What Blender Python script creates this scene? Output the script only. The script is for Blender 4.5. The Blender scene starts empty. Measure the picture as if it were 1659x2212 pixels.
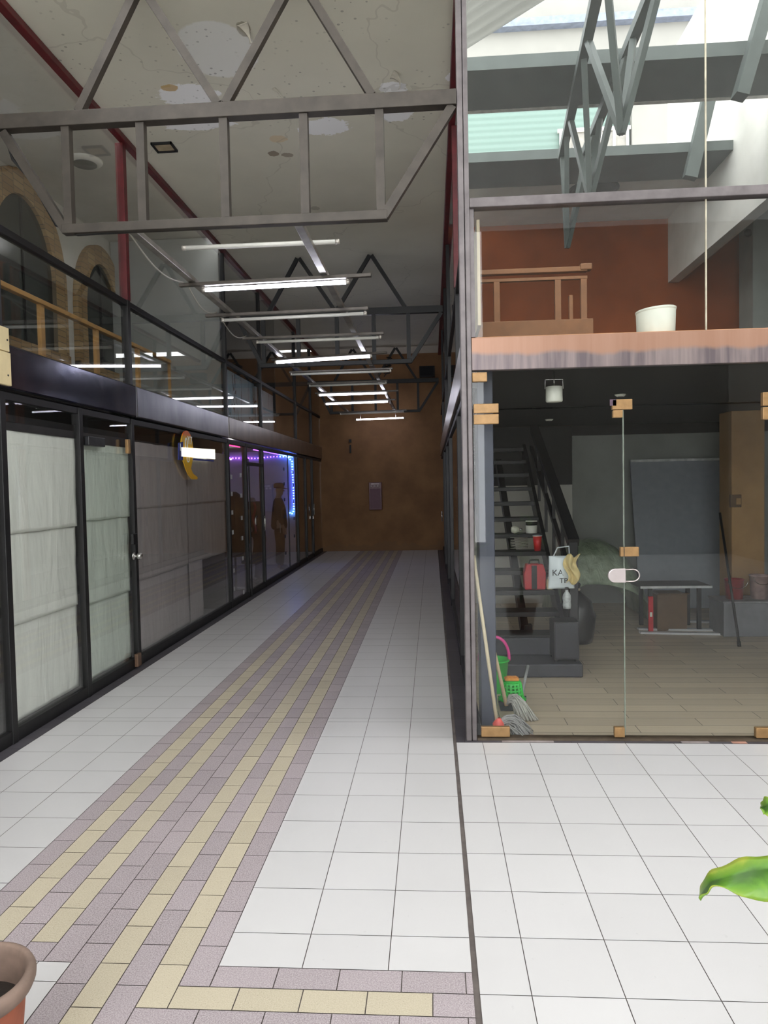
import bpy, bmesh, math, random
from mathutils import Vector, Matrix, noise
random.seed(7)
S = bpy.context.scene
COL = S.collection
PI = math.pi

# ------------------------------------------------------------------ camera
FPX = 1554.76
PITCH, YAW, ROLL = -0.03836716, -0.06776102, -0.01954432
CAM = Vector((0, 0, 1.6731))
_w = Vector((math.sin(YAW) * math.cos(PITCH), math.cos(YAW) * math.cos(PITCH), math.sin(PITCH)))
_r = Vector((math.cos(YAW), -math.sin(YAW), 0))
_u = _r.cross(_w)
_r, _u = math.cos(ROLL) * _r + math.sin(ROLL) * _u, -math.sin(ROLL) * _r + math.cos(ROLL) * _u


def at(x, y, ax, val):
    """the point of the photo at pixel x, y that lies on the plane ax = val"""
    d = _w + _r * ((x - 829.5) / FPX) - _u * ((y - 1106) / FPX)
    i = 'XYZ'.index(ax)
    return CAM + d * ((val - CAM[i]) / d[i])


cd = bpy.data.cameras.new('camera')
cam = bpy.data.objects.new('camera', cd)
COL.objects.link(cam)
cd.sensor_fit = 'HORIZONTAL'
cd.sensor_width = 36.0
cd.lens = FPX / 1659 * 36.0
cd.clip_start = 0.05
m = Matrix((_r, _u, -_w)).transposed().to_4x4()
m.translation = CAM
cam.matrix_world = m
S.camera = cam

# ------------------------------------------------------------------ materials
MATS = {}


def srgb(c):
    return tuple(((v / 255 / 12.92) if v / 255 <= 0.04045 else ((v / 255 + 0.055) / 1.055) ** 2.4) for v in c)


class NT:
    def __init__(self, name):
        self.m = bpy.data.materials.new(name)
        self.m.use_nodes = True
        self.t = self.m.node_tree
        self.b = self.t.nodes['Principled BSDF']
        self.out = self.t.nodes['Material Output']
        self._co = None

    def n(self, ty, **kw):
        nd = self.t.nodes.new(ty)
        for k, v in kw.items():
            setattr(nd, k, v)
        return nd

    def l(self, a, b):
        self.t.links.new(a, b)

    def co(self, kind='Object'):
        if self._co is None:
            self._co = self.n('ShaderNodeTexCoord')
        return self._co.outputs[kind]

    def mapping(self, scale=(1, 1, 1), loc=(0, 0, 0), rot=(0, 0, 0), kind='Object'):
        mp = self.n('ShaderNodeMapping')
        self.l(self.co(kind), mp.inputs['Vector'])
        mp.inputs['Scale'].default_value = scale
        mp.inputs['Location'].default_value = loc
        mp.inputs['Rotation'].default_value = rot
        return mp.outputs[0]

    def noise(self, scale, detail=4, vec=None, rough=0.55, dist=0):
        nd = self.n('ShaderNodeTexNoise')
        nd.inputs['Scale'].default_value = scale
        nd.inputs['Detail'].default_value = detail
        nd.inputs['Roughness'].default_value = rough
        nd.inputs['Distortion'].default_value = dist
        self.l(vec if vec is not None else self.co(), nd.inputs['Vector'])
        return nd.outputs['Fac']

    def ramp(self, fac, stops, interp='LINEAR'):
        r = self.n('ShaderNodeValToRGB')
        r.color_ramp.interpolation = interp
        e = r.color_ramp.elements
        while len(e) < len(stops):
            e.new(0.5)
        for i, (p, c) in enumerate(stops):
            e[i].position = p
            e[i].color = (*c, 1) if len(c) == 3 else c
        self.l(fac, r.inputs[0])
        return r.outputs[0]

    def mix(self, fac, a, b, mode='MIX'):
        x = self.n('ShaderNodeMix', data_type='RGBA', blend_type=mode)
        for s, v in ((x.inputs[0], fac), (x.inputs[6], a), (x.inputs[7], b)):
            if hasattr(v, 'default_value') and hasattr(v, 'links'):
                self.l(v, s)
            elif isinstance(v, (int, float)):
                s.default_value = v
            else:
                s.default_value = (*v, 1)
        return x.outputs[2]

    def math(self, op, a, b=None, clamp=False):
        x = self.n('ShaderNodeMath', operation=op, use_clamp=clamp)
        for s, v in ((x.inputs[0], a), (x.inputs[1], b)):
            if v is None:
                continue
            if isinstance(v, (int, float)):
                s.default_value = v
            else:
                self.l(v, s)
        return x.outputs[0]

    def bump(self, h, strength=0.3, dist=0.01):
        b = self.n('ShaderNodeBump')
        b.inputs['Strength'].default_value = strength
        b.inputs['Distance'].default_value = dist
        self.l(h, b.inputs['Height'])
        self.l(b.outputs[0], self.b.inputs['Normal'])

    def color(self, c):
        if isinstance(c, tuple):
            self.b.inputs['Base Color'].default_value = (*c, 1)
        else:
            self.l(c, self.b.inputs['Base Color'])

    def rough(self, v):
        if isinstance(v, (int, float)):
            self.b.inputs['Roughness'].default_value = v
        else:
            self.l(v, self.b.inputs['Roughness'])


def mat(name, c, rough=0.5, metal=0.0, var=0.25, scale=12, bump=0.0, bscale=60, spec=0.5):
    """a plain painted or moulded surface with slight mottling"""
    if name in MATS:
        return MATS[name]
    t = NT(name)
    c = srgb(c)
    f = t.noise(scale, 5)
    lo = tuple(v * (1 - var) for v in c)
    hi = tuple(min(1, v * (1 + var)) for v in c)
    t.color(t.ramp(f, [(0.3, lo), (0.7, hi)]))
    t.rough(rough)
    t.b.inputs['Metallic'].default_value = metal
    t.b.inputs['Specular IOR Level'].default_value = spec
    if bump:
        t.bump(t.noise(bscale, 3), bump, 0.004)
    MATS[name] = t.m
    return t.m


def emit(name, c, strength):
    if name in MATS:
        return MATS[name]
    t = NT(name)
    t.color(srgb(c))
    t.b.inputs['Emission Color'].default_value = (*srgb(c), 1)
    t.b.inputs['Emission Strength'].default_value = strength
    MATS[name] = t.m
    return t.m


def glass_mat(name, tint, ior=1.5, dirt=0.03, dust=(0.6, 0.6, 0.55), streak=True):
    """thin window glass: clear with a Fresnel reflection and a film of dust"""
    t = NT(name)
    tr = t.n('ShaderNodeBsdfTransparent')
    tr.inputs[0].default_value = (*tint, 1)
    gl = t.n('ShaderNodeBsdfGlossy')
    gl.inputs['Roughness'].default_value = 0.0
    gl.inputs[0].default_value = (1, 1, 1, 1)
    fr = t.n('ShaderNodeFresnel')
    ge = t.n('ShaderNodeNewGeometry')
    t.l(t.math('SUBTRACT', ior, t.math('MULTIPLY', ge.outputs['Backfacing'], ior - 1 / ior)), fr.inputs[0])
    mx = t.n('ShaderNodeMixShader')
    t.l(fr.outputs[0], mx.inputs[0])
    t.l(tr.outputs[0], mx.inputs[1])
    t.l(gl.outputs[0], mx.inputs[2])
    df = t.n('ShaderNodeBsdfDiffuse')
    df.inputs[0].default_value = (*dust, 1)
    mx2 = t.n('ShaderNodeMixShader')
    a = t.noise(2.2, 5, t.mapping((6, 6, 0.8)))
    b = t.noise(30, 2)
    sp = t.math('GREATER_THAN', b, 0.80)
    f = t.math('MULTIPLY', a, dirt * 2)
    f = t.math('ADD', f, t.math('MULTIPLY', sp, 0.05), True)
    t.l(f, mx2.inputs[0])
    t.l(mx.outputs[0], mx2.inputs[1])
    t.l(df.outputs[0], mx2.inputs[2])
    t.l(mx2.outputs[0], t.out.inputs['Surface'])
    MATS[name] = t.m
    return t.m


# --- floor stones
def stone_mat(name, base, speck, amount, rough, vary=0.06, bump=0.05, dirt=0.0):
    t = NT(name)
    g = t.n('ShaderNodeNewGeometry')
    r = g.outputs['Random Per Island']
    c0 = srgb(base)
    col = t.ramp(r, [(0, tuple(v * (1 - vary) for v in c0)), (1, tuple(min(1, v * (1 + vary)) for v in c0))])
    if amount:
        n1 = t.noise(230, 2)
        s = t.ramp(n1, [(0.40, (0, 0, 0)), (0.62, (1, 1, 1))])
        col = t.mix(t.math('MULTIPLY', s, amount), col, srgb(speck))
        n2 = t.noise(150, 2, t.mapping(loc=(3, 5, 1)))
        s2 = t.ramp(n2, [(0.60, (0, 0, 0)), (0.70, (1, 1, 1))])
        col = t.mix(t.math('MULTIPLY', s2, amount * 0.8), col, tuple(v * 0.45 for v in c0))
    d = t.noise(1.6, 6)
    col = t.mix(t.math('MULTIPLY', t.ramp(d, [(0.45, (0, 0, 0)), (0.75, (1, 1, 1))]), 0.10 + dirt), col,
                tuple(v * 0.62 for v in c0))
    sm = t.noise(38, 3)
    col = t.mix(t.math('MULTIPLY', t.ramp(sm, [(0.70, (0, 0, 0)), (0.74, (1, 1, 1))]), 0.12), col, tuple(v * 0.4 for v in c0))
    t.color(col)
    t.rough(rough)
    t.bump(t.noise(180, 2), bump, 0.002)
    MATS[name] = t.m
    return t.m


WHITE_TILE = stone_mat('white_tile', (205, 203, 202), (0, 0, 0), 0, 0.34, 0.025)
PURPLE = stone_mat('purple_granite', (154, 142, 145), (206, 197, 197), 0.55, 0.5, 0.10)
YELLOW = stone_mat('yellow_granite', (188, 177, 153), (210, 201, 180), 0.45, 0.5, 0.08)
DARK_TILE = stone_mat('dark_slate', (74, 71, 76), (100, 95, 100), 0.3, 0.4, 0.18, dirt=0.15)
GROUT = mat('grout', (96, 88, 84), 0.9)


def plank_mat():
    t = NT('shop_plank_tile')
    v = t.mapping((1, 1, 1))
    br = t.n('ShaderNodeTexBrick')
    t.l(v, br.inputs['Vector'])
    br.inputs['Scale'].default_value = 1.0
    br.inputs['Brick Width'].default_value = 0.9
    br.inputs['Row Height'].default_value = 0.15
    br.inputs['Mortar Size'].default_value = 0.003
    br.inputs['Color1'].default_value = (*srgb((222, 205, 180)), 1)
    br.inputs['Color2'].default_value = (*srgb((196, 180, 158)), 1)
    br.inputs['Mortar'].default_value = (*srgb((92, 84, 75)), 1)
    n = t.noise(3, 6, t.mapping((1, 14, 1)))
    t.color(t.mix(t.math('MULTIPLY', n, 0.5), br.outputs[0], srgb((168, 152, 132))))
    t.rough(0.38)
    MATS['shop_plank_tile'] = t.m
    return t.m


PLANK = plank_mat()


def ceiling_mat():
    t = NT('stained_ceiling')
    base = srgb((226, 222, 204))
    n = t.noise(1.1, 6)
    col = t.ramp(n, [(0.35, tuple(v * 0.90 for v in base)), (0.7, base)])
    sep = t.n('ShaderNodeSeparateXYZ')
    t.l(t.co(), sep.inputs[0])
    X, Y = sep.outputs[0], sep.outputs[1]
    wob = t.math('MULTIPLY', t.math('SUBTRACT', t.noise(7, 7, rough=0.75), 0.5), 1.7)

    def ell(px, py, rx, ry, w=1.0, soft=0.05):
        c = at(px, py, 'Z', 4.92)
        dx = t.math('DIVIDE', t.math('SUBTRACT', X, c.x), rx)
        dy = t.math('DIVIDE', t.math('SUBTRACT', Y, c.y), ry)
        d = t.math('SQRT', t.math('ADD', t.math('MULTIPLY', dx, dx), t.math('MULTIPLY', dy, dy)))
        d = t.math('ADD', d, t.math('MULTIPLY', wob, w))
        return t.ramp(d, [(1 - soft - 0.001 if soft < 1 else 0, (1, 1, 1)), (1.0, (0, 0, 0))])

    # repainted grey squares, peeled white patches, rusty stains
    for (px, py, rx, ry, c, f, w) in [
        (470, 110, 0.30, 0.36, (238, 238, 234), 0.8, 0.15),
        (405, 205, 0.26, 0.16, (252, 252, 252), 0.9, 0.8),
        (430, 270, 0.30, 0.10, (252, 252, 252), 0.9, 0.8),
        (700, 275, 0.26, 0.16, (252, 252, 252), 0.95, 1.0),
        (850, 245, 0.17, 0.14, (252, 252, 252), 0.95, 1.0),
        (850, 190, 0.13, 0.08, (252, 252, 252), 0.9, 1.0),
        (990, 165, 0.10, 0.09, (252, 252, 252), 0.9, 0.8),
        (366, 190, 0.07, 0.05, (196, 160, 90), 0.8, 0.7),
        (600, 300, 0.08, 0.07, (220, 200, 165), 0.8, 0.7),
        (590, 332, 0.06, 0.06, (110, 84, 60), 0.7, 0.9),
        (622, 335, 0.06, 0.05, (120, 96, 70), 0.6, 0.9),
        (526, 62, 0.05, 0.09, (140, 130, 105), 0.6, 0.8),
        (680, 450, 0.05, 0.06, (130, 118, 98), 0.4, 0.9),
    ]:
        col = t.mix(t.math('MULTIPLY', ell(px, py, rx, ry, w), f), col, srgb(c))
    # black mould spots, denser towards the open end
    v = t.n('ShaderNodeTexVoronoi')
    v.inputs['Scale'].default_value = 15
    t.l(t.co(), v.inputs['Vector'])
    spot = t.math('LESS_THAN', v.outputs['Distance'], 0.16)
    area = t.ramp(t.noise(1.3, 3, t.mapping(loc=(4.2, 1, 0))), [(0.46, (0, 0, 0)), (0.56, (1, 1, 1))])
    near = t.math('LESS_THAN', Y, 6.6)
    col = t.mix(t.math('MULTIPLY', t.math('MULTIPLY', spot, area), t.math('MULTIPLY', near, 0.45)), col, srgb((84, 74, 62)))
    # hairline cracks
    cr = t.n('ShaderNodeTexVoronoi', feature='DISTANCE_TO_EDGE')
    cr.inputs['Scale'].default_value = 0.75
    dn = t.n('ShaderNodeTexNoise')
    dn.inputs['Scale'].default_value = 3
    t.l(t.co(), dn.inputs['Vector'])
    add = t.n('ShaderNodeMix', data_type='RGBA')
    add.inputs[0].default_value = 0.35
    t.l(t.co(), add.inputs[6])
    t.l(dn.outputs['Color'], add.inputs[7])
    t.l(add.outputs[2], cr.inputs['Vector'])
    crk = t.math('LESS_THAN', cr.outputs['Distance'], 0.004)
    col = t.mix(t.math('MULTIPLY', crk, 0.22), col, srgb((150, 142, 125)))
    t.color(col)
    t.rough(0.75)
    MATS['stained_ceiling'] = t.m
    return t.m


CEIL = ceiling_mat()


def streak_mat(name, a, b, rough, metal, scale=(1, 1, 0.06), peach=None, f=18):
    """metal cladding with vertical drip streaks and an optional painted peach reflection"""
    t = NT(name)
    n = t.noise(f, 6, t.mapping(scale))
    col = t.ramp(n, [(0.35, srgb(a)), (0.68, srgb(b))])
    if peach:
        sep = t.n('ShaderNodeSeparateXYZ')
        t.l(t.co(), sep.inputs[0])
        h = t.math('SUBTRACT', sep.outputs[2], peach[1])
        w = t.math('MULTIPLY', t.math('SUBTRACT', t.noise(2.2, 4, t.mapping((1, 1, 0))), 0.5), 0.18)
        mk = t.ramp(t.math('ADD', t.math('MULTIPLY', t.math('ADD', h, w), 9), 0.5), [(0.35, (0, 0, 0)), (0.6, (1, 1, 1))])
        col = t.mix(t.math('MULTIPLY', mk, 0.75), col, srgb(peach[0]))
    t.color(col)
    t.rough(rough)
    t.b.inputs['Metallic'].default_value = metal
    t.bump(t.noise(2.0, 3), 0.25, 0.012)
    MATS[name] = t.m
    return t.m


FASCIA_DARK = streak_mat('dark_steel_cladding', (104, 106, 122), (128, 128, 140), 0.16, 1.0, (1, 1, 0.5), f=3)
FASCIA_PALE = streak_mat('weathered_steel_peach_reflection', (100, 90, 93), (146, 132, 129), 0.35, 0.35, peach=((170, 126, 98), 2.49))  # peach upper zone paints a reflection; the grey drip streaks are the metal's own
BLACK_FRAME = mat('black_frame_paint', (19, 18, 19), 0.5, 0.0, 0.35, 14)
GREY_FRAME = mat('grey_frame_aluminium', (112, 106, 106), 0.45, 0.5, 0.2, 10)
RED_FRAME = mat('oxide_red_paint', (94, 25, 30), 0.4, 0.0, 0.3, 8)
STEEL = mat('grey_truss_paint', (70, 64, 57), 0.5, 0.25, 0.22, 9, 0.15, 40)
STEEL_DK = mat('dark_metal_truss_shade', (17, 17, 17), 0.5, 0.2, 0.25, 9)  # truss paint with the corridor shade put in; small dark parts share it
RAIL_ST = mat('galvanised_rail', (150, 146, 138), 0.4, 0.6, 0.3, 7)
GLASS = glass_mat('window_glass', (0.97, 0.975, 0.97), dirt=0.003)
GLASS_UP = glass_mat('dusty_upper_glass', (0.95, 0.965, 0.955), ior=1.3, dirt=0.012)
GLASS_DOOR = glass_mat('shopfront_glass', (0.955, 0.965, 0.955), ior=1.32, dirt=0.003)
END_WALL = None


def wall_mat(name, a, b, rough=0.8, scale=1.5, soot=None):
    t = NT(name)
    n = t.noise(scale, 6, rough=0.6)
    col = t.ramp(n, [(0.35, srgb(a)), (0.68, srgb(b))])
    if soot:
        sep = t.n('ShaderNodeSeparateXYZ')
        t.l(t.co(), sep.inputs[0])
        w = t.math('MULTIPLY', t.noise(3, 5), 0.5)
        k = t.math('LESS_THAN', t.math('ADD', sep.outputs[2], w), 0.42)
        col = t.mix(t.math('MULTIPLY', k, 0.5), col, srgb(soot))
    t.color(col)
    t.rough(rough)
    t.bump(t.noise(45, 4), 0.12, 0.004)
    MATS[name] = t.m
    return t.m


ORANGE = wall_mat('orange_plaster', (118, 84, 54), (140, 103, 67), soot=(120, 92, 66))
BROWN = wall_mat('brown_plaster', (132, 66, 28), (152, 78, 34))
WHITE_PL = wall_mat('white_plaster', (196, 194, 186), (214, 212, 205))
GREY_PL = wall_mat('shaded_white_plaster', (140, 142, 138), (156, 158, 154))
COURT = wall_mat('courtyard_render', (120, 118, 112), (150, 146, 138))
BRICK_PALE = wall_mat('pale_brick', (150, 122, 84), (188, 158, 112), scale=8)
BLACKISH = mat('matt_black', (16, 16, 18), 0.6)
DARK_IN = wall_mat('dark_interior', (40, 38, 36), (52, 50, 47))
WOOD_RAIL = mat('varnished_rail_wood', (196, 150, 88), 0.5, 0, 0.15, 6)
CHROME = mat('polished_steel', (190, 188, 184), 0.2, 0.9, 0.05)
BRASS = mat('aged_brass_patch', (156, 122, 80), 0.4, 0.35, 0.18, 20)
WHITE_PLASTIC = mat('white_plastic', (226, 226, 214), 0.4, 0, 0.05)


# ------------------------------------------------------------------ mesh helpers
class MB:
    def __init__(self):
        self.v, self.f, self.s = [], [], []

    def quad(self, *pts, smooth=False):
        i = len(self.v)
        self.v += [Vector(p) for p in pts]
        self.f.append(tuple(range(i, i + len(pts))))
        self.s.append(smooth)
        return self

    def hexa(self, c):
        """box from eight corners: bottom ring then top ring"""
        i = len(self.v)
        self.v += [Vector(p) for p in c]
        for f in ((3, 2, 1, 0), (4, 5, 6, 7), (0, 1, 5, 4), (1, 2, 6, 5), (2, 3, 7, 6), (3, 0, 4, 7)):
            self.f.append(tuple(i + k for k in f))
            self.s.append(False)
        return self

    def box(self, x0, x1, y0, y1, z0, z1):
        return self.hexa([(x0, y0, z0), (x1, y0, z0), (x1, y1, z0), (x0, y1, z0),
                          (x0, y0, z1), (x1, y0, z1), (x1, y1, z1), (x0, y1, z1)])

    def bar(self, a, b, w, h=None, up=(0, 0, 1)):
        """square bar from a to b, w across and h along up"""
        a, b = Vector(a), Vector(b)
        h = h or w
        d = (b - a).normalized()
        up = Vector(up)
        if abs(d.dot(up)) > 0.97:
            up = Vector((0, 1, 0))
        s = d.cross(up).normalized() * (w / 2)
        t = s.cross(d).normalized() * (h / 2)
        return self.hexa([a - s - t, a + s - t, b + s - t, b - s - t, a - s + t, a + s + t, b + s + t, b - s + t])

    def tube(self, pts, r, n=10, cap=True):
        pts = [Vector(p) for p in pts]
        rs = r if isinstance(r, (list, tuple)) else [r] * len(pts)
        base = len(self.v)
        side = None
        for k, p in enumerate(pts):
            d = (pts[min(k + 1, len(pts) - 1)] - pts[max(k - 1, 0)]).normalized()
            if side is None:
                side = d.cross(Vector((0, 0, 1)) if abs(d.z) < 0.9 else Vector((1, 0, 0))).normalized()
            side = (side - d * side.dot(d)).normalized()
            o = d.cross(side)
            for j in range(n):
                a = 2 * PI * j / n
                self.v.append(p + (side * math.cos(a) + o * math.sin(a)) * rs[k])
        for k in range(len(pts) - 1):
            for j in range(n):
                a, b = base + k * n + j, base + k * n + (j + 1) % n
                self.f.append((a, b, b + n, a + n))
                self.s.append(True)
        if cap:
            self.f.append(tuple(base + j for j in reversed(range(n))))
            self.s.append(False)
            e = base + (len(pts) - 1) * n
            self.f.append(tuple(e + j for j in range(n)))
            self.s.append(False)
        return self

    def lathe(self, prof, c=(0, 0, 0), n=32, cap0=False, cap1=False, fn=None):
        c = Vector(c)
        base = len(self.v)
        for r, z in prof:
            for j in range(n):
                a = 2 * PI * j / n
                p = Vector((r * math.cos(a), r * math.sin(a), z))
                if fn:
                    p = Vector(fn(p))
                self.v.append(c + p)
        for k in range(len(prof) - 1):
            for j in range(n):
                a, b = base + k * n + j, base + k * n + (j + 1) % n
                self.f.append((a, b, b + n, a + n))
                self.s.append(True)
        if cap0:
            self.f.append(tuple(base + j for j in reversed(range(n))))
            self.s.append(False)
        if cap1:
            e = base + (len(prof) - 1) * n
            self.f.append(tuple(e + j for j in range(n)))
            self.s.append(False)
        return self

    def prism(self, poly, off):
        """solid between polygon and the same polygon moved by off"""
        off = Vector(off)
        n = len(poly)
        i = len(self.v)
        self.v += [Vector(p) for p in poly] + [Vector(p) + off for p in poly]
        self.f.append(tuple(i + k for k in range(n)))
        self.f.append(tuple(i + n + k for k in reversed(range(n))))
        self.s += [False, False]
        for k in range(n):
            a, b = i + k, i + (k + 1) % n
            self.f.append((b, a, a + n, b + n))
            self.s.append(False)
        return self

    def grid(self, nu, nv, fn):
        base = len(self.v)
        for a in range(nu + 1):
            for b in range(nv + 1):
                self.v.append(Vector(fn(a / nu, b / nv)))
        for a in range(nu):
            for b in range(nv):
                i = base + a * (nv + 1) + b
                self.f.append((i, i + 1, i + nv + 2, i + nv + 1))
                self.s.append(True)
        return self

    def build(self, name, mats, parent=None, bevel=0, solid=0):
        off = Vector((0, 0, 0))
        p = parent
        while p is not None:
            off += p.location
            p = p.parent
        me = bpy.data.meshes.new(name)
        me.from_pydata([tuple(v - off) for v in self.v], [], self.f)
        for poly, s in zip(me.polygons, self.s):
            poly.use_smooth = s
        for mt in (mats if isinstance(mats, list) else [mats]):
            me.materials.append(mt)
        bm = bmesh.new()
        bm.from_mesh(me)
        bmesh.ops.recalc_face_normals(bm, faces=bm.faces)
        bm.to_mesh(me)
        bm.free()
        o = bpy.data.objects.new(name, me)
        COL.objects.link(o)
        o.parent = parent
        if solid:
            md = o.modifiers.new('solid', 'SOLIDIFY')
            md.thickness = solid
        if bevel:
            md = o.modifiers.new('bevel', 'BEVEL')
            md.width = bevel
            md.segments = 2
            md.limit_method = 'ANGLE'
        return o


def tag(o, label, cat, group=None, kind=None):
    o['label'] = label
    o['category'] = cat
    if group:
        o['group'] = group
    if kind:
        o['kind'] = kind
    return o


def thing(name, label, cat, loc=(0, 0, 0), group=None, kind=None):
    o = bpy.data.objects.new(name, None)
    COL.objects.link(o)
    o.location = loc
    o.empty_display_size = 0.1
    return tag(o, label, cat, group, kind)


def struct(o, label, cat):
    return tag(o, label, cat, None, 'structure')


XL, XR, YE, ZC = -2.79, 0.23, 18.1, 4.92
YF = 4.66   # the glazed front of the right hand shop

# ------------------------------------------------------------------ floor
def floor_mesh():
    V, F, MI = [], [], []

    def rect(x0, x1, y0, y1, mi, g=0.0016):
        if x1 - x0 < 0.012 or y1 - y0 < 0.012:
            return
        i = len(V)
        V.extend([(x0 + g, y0 + g, 0), (x1 - g, y0 + g, 0), (x1 - g, y1 - g, 0), (x0 + g, y1 - g, 0)])
        F.append((i, i + 1, i + 2, i + 3))
        MI.append(mi)

    def lines(a, b, step, phase, extra=()):
        k = math.ceil((a - phase) / step - 1e-6)
        out = [a]
        while phase + k * step < b - 1e-6:
            if phase + k * step > a + 1e-6:
                out.append(phase + k * step)
            k += 1
        out += [e for e in extra if a < e < b] + [b]
        return sorted(out)

    def field(xs, ys, mi, g=0.0016):
        for a, b in zip(xs, xs[1:]):
            for c, d in zip(ys, ys[1:]):
                rect(a, b, c, d, mi, g)
    JT = (5.078, 7.74)
    YB = 2.41
    # corridor: white tiles left and right of the paver band
    ys = lines(YB, YE, 0.3, 4.40, JT)
    field([-2.70, -2.425, -2.125, -1.838], ys, 0)
    field([-0.775, -0.48, -0.18, 0.108], ys, 0)
    # white tiles in front of the band's left turn
    field(lines(-2.79, -1.307, 0.3, -1.307 - 0.42), [-7, -6] + lines(-6, 2.31, 0.3, 2.31)[1:] + [YB], 0)
    # the band of pavers
    pat = [1, 2, 1, 2, 1, 1, 2, 1, 2, 1]
    W, LN = 0.1063, 0.2145
    for c in range(10):
        x0 = -1.838 + c * W
        y0 = YB if c < 5 else YB - 0.1045 * (10 - c)
        ls = lines(y0, YE, LN, YB + (0.107 if c % 2 else 0), JT)
        if c in (1, 3):
            field([x0, x0 + W], ls[:2], 1, 0.0018)
            ls = ls[1:]
        field([x0, x0 + W], ls, pat[c], 0.0018)
    for k in range(5):
        y1 = YB - 0.1045 * k
        x0 = -0.775 - W * k
        xs = lines(x0, 0.108, LN, -0.56 if k % 2 == 0 else -0.67)
        for a, b in zip(xs, xs[1:]):
            mi = pat[9 - k]
            if k == 1 and a > -0.05:
                mi = 1
            rect(a, b, y1 - 0.1045, y1, mi, 0.0018)
    field(lines(-1.307, 0.108, 0.3, -0.18), lines(-6, YB - 0.5225, 0.3, 0.3), 0)
    # courtyard tiles right of the seam
    field(lines(0.126, 6.5, 0.3, 0.2954), lines(-7, 4.603, 0.3, 4.406), 0)
    # dark border tiles along both shopfronts and the glass front
    field([0.126, 0.30], lines(4.72, YE, 0.2, 4.72, JT), 3)
    field([-2.84, -2.70], lines(-3.0, YE, 0.2, 4.05, JT), 3)
    field(lines(0.126, 6.5, 0.34, 0.52), [4.603, 4.72], 3)
    # the wide joint between corridor and courtyard and the grout bed
    i = len(V)
    V.extend([(-3.0, -7, -0.004), (6.5, -7, -0.004), (6.5, YE, -0.004), (-3.0, YE, -0.004)])
    F.append((i, i + 1, i + 2, i + 3))
    MI.append(4)
    me = bpy.data.meshes.new('floor')
    me.from_pydata(V, [], F)
    for mt in (WHITE_TILE, PURPLE, YELLOW, DARK_TILE, GROUT):
        me.materials.append(mt)
    me.polygons.foreach_set('material_index', MI)
    o = bpy.data.objects.new('floor', me)
    COL.objects.link(o)
    return o


struct(floor_mesh(), 'white tiled corridor and courtyard floor with a striped paver band', 'floor')
sh = MB().box(0.30, 5.0, 4.72, 10.0, -0.06, -0.001).build('floor', PLANK)
struct(sh, 'tan plank tile floor inside the glass fronted shop', 'floor')
o = MB().box(-4.4, -2.84, -3, 18.1, -0.06, -0.002).build('floor', mat('grey_shop_floor', (112, 110, 112), 0.4))
struct(o, 'grey floor inside the shops on the left', 'floor')
o = MB().box(0.30, 2.4, 10.15, 18.1, -0.06, -0.002).build('floor', MATS['grey_shop_floor'])
struct(o, 'grey floor inside the far shops on the right', 'floor')
# small broken floor threshold tiles of other colours at the glass front
RED_STONE = mat('red_stone', (188, 140, 122), 0.5)
PALE_STONE = mat('pale_stone', (150, 140, 138), 0.6)

# ------------------------------------------------------------------ room shell
o = MB().box(-2.79, 0.25, 4.5, 18.2, ZC, 5.05).build('ceiling', CEIL)
struct(o, 'stained cream corridor ceiling with peeled white patches', 'ceiling')
o = MB().box(-4.6, 2.6, 18.1, 18.3, -0.05, 5.05).build('wall_end', ORANGE)
struct(o, 'orange brown plaster wall closing the corridor', 'wall')
o = MB().box(-4.6, -4.4, -3, 18.3, -0.06, 5.3).build('wall_left', WHITE_PL)
struct(o, 'grey plaster wall behind the upper left glass', 'wall')
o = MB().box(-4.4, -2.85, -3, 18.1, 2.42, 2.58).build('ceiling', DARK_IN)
struct(o, 'dark mezzanine slab behind the left fascia', 'ceiling')
o = MB()
o.box(-4.4, -2.79, -3, 5.2, 5.1, 5.25).box(-4.4, -3.0, 5.2, 9.8, 5.1, 5.25).box(-4.4, -2.79, 9.8, 18.1, 5.1, 5.25)  # gap beside the glass added out of view to let sky light in
struct(o.build('ceiling', WHITE_PL), 'plain ceiling over the left mezzanine with an added light slot', 'ceiling')
o = MB().box(-4.4, -2.87, 9.72, 9.76, 0, 2.42).build('wall_left', DARK_IN)
struct(o, 'partition between the papered shop and the clothes shop', 'wall')
LILAC = wall_mat('pale_display_wall', (196, 192, 200), (214, 210, 216))
o = MB().box(-4.4, -2.87, 15.2, 15.26, 0, 2.42).build('wall_left', LILAC)
struct(o, 'pale partition behind the figure with the cap', 'wall')
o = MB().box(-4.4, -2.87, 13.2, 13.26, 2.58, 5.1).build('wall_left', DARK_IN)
struct(o, 'dark partition on the left mezzanine', 'wall')
o = MB().box(-2.99, -2.87, -4.5, 2.95, 0, 4.4).build('wall_left', COURT)
struct(o, 'rendered wall along the left of the courtyard', 'wall')
o = MB().box(1.2, 8, -7.3, -7.0, -0.05, 7.4).build('wall_back', wall_mat('dark_courtyard_render', (70, 66, 62), (86, 82, 76)))
struct(o, 'rendered building across the courtyard behind the viewer', 'wall')
tc = NT('added_canopy_sheet')
tl_ = tc.n('ShaderNodeBsdfTranslucent')
tl_.inputs[0].default_value = (0.58, 0.58, 0.57, 1)
tc.color(srgb((150, 150, 146)))
mx_ = tc.n('ShaderNodeMixShader')
mx_.inputs[0].default_value = 0.75
tc.l(tc.b.outputs[0], mx_.inputs[1])
tc.l(tl_.outputs[0], mx_.inputs[2])
tc.l(mx_.outputs[0], tc.out.inputs['Surface'])
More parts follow.
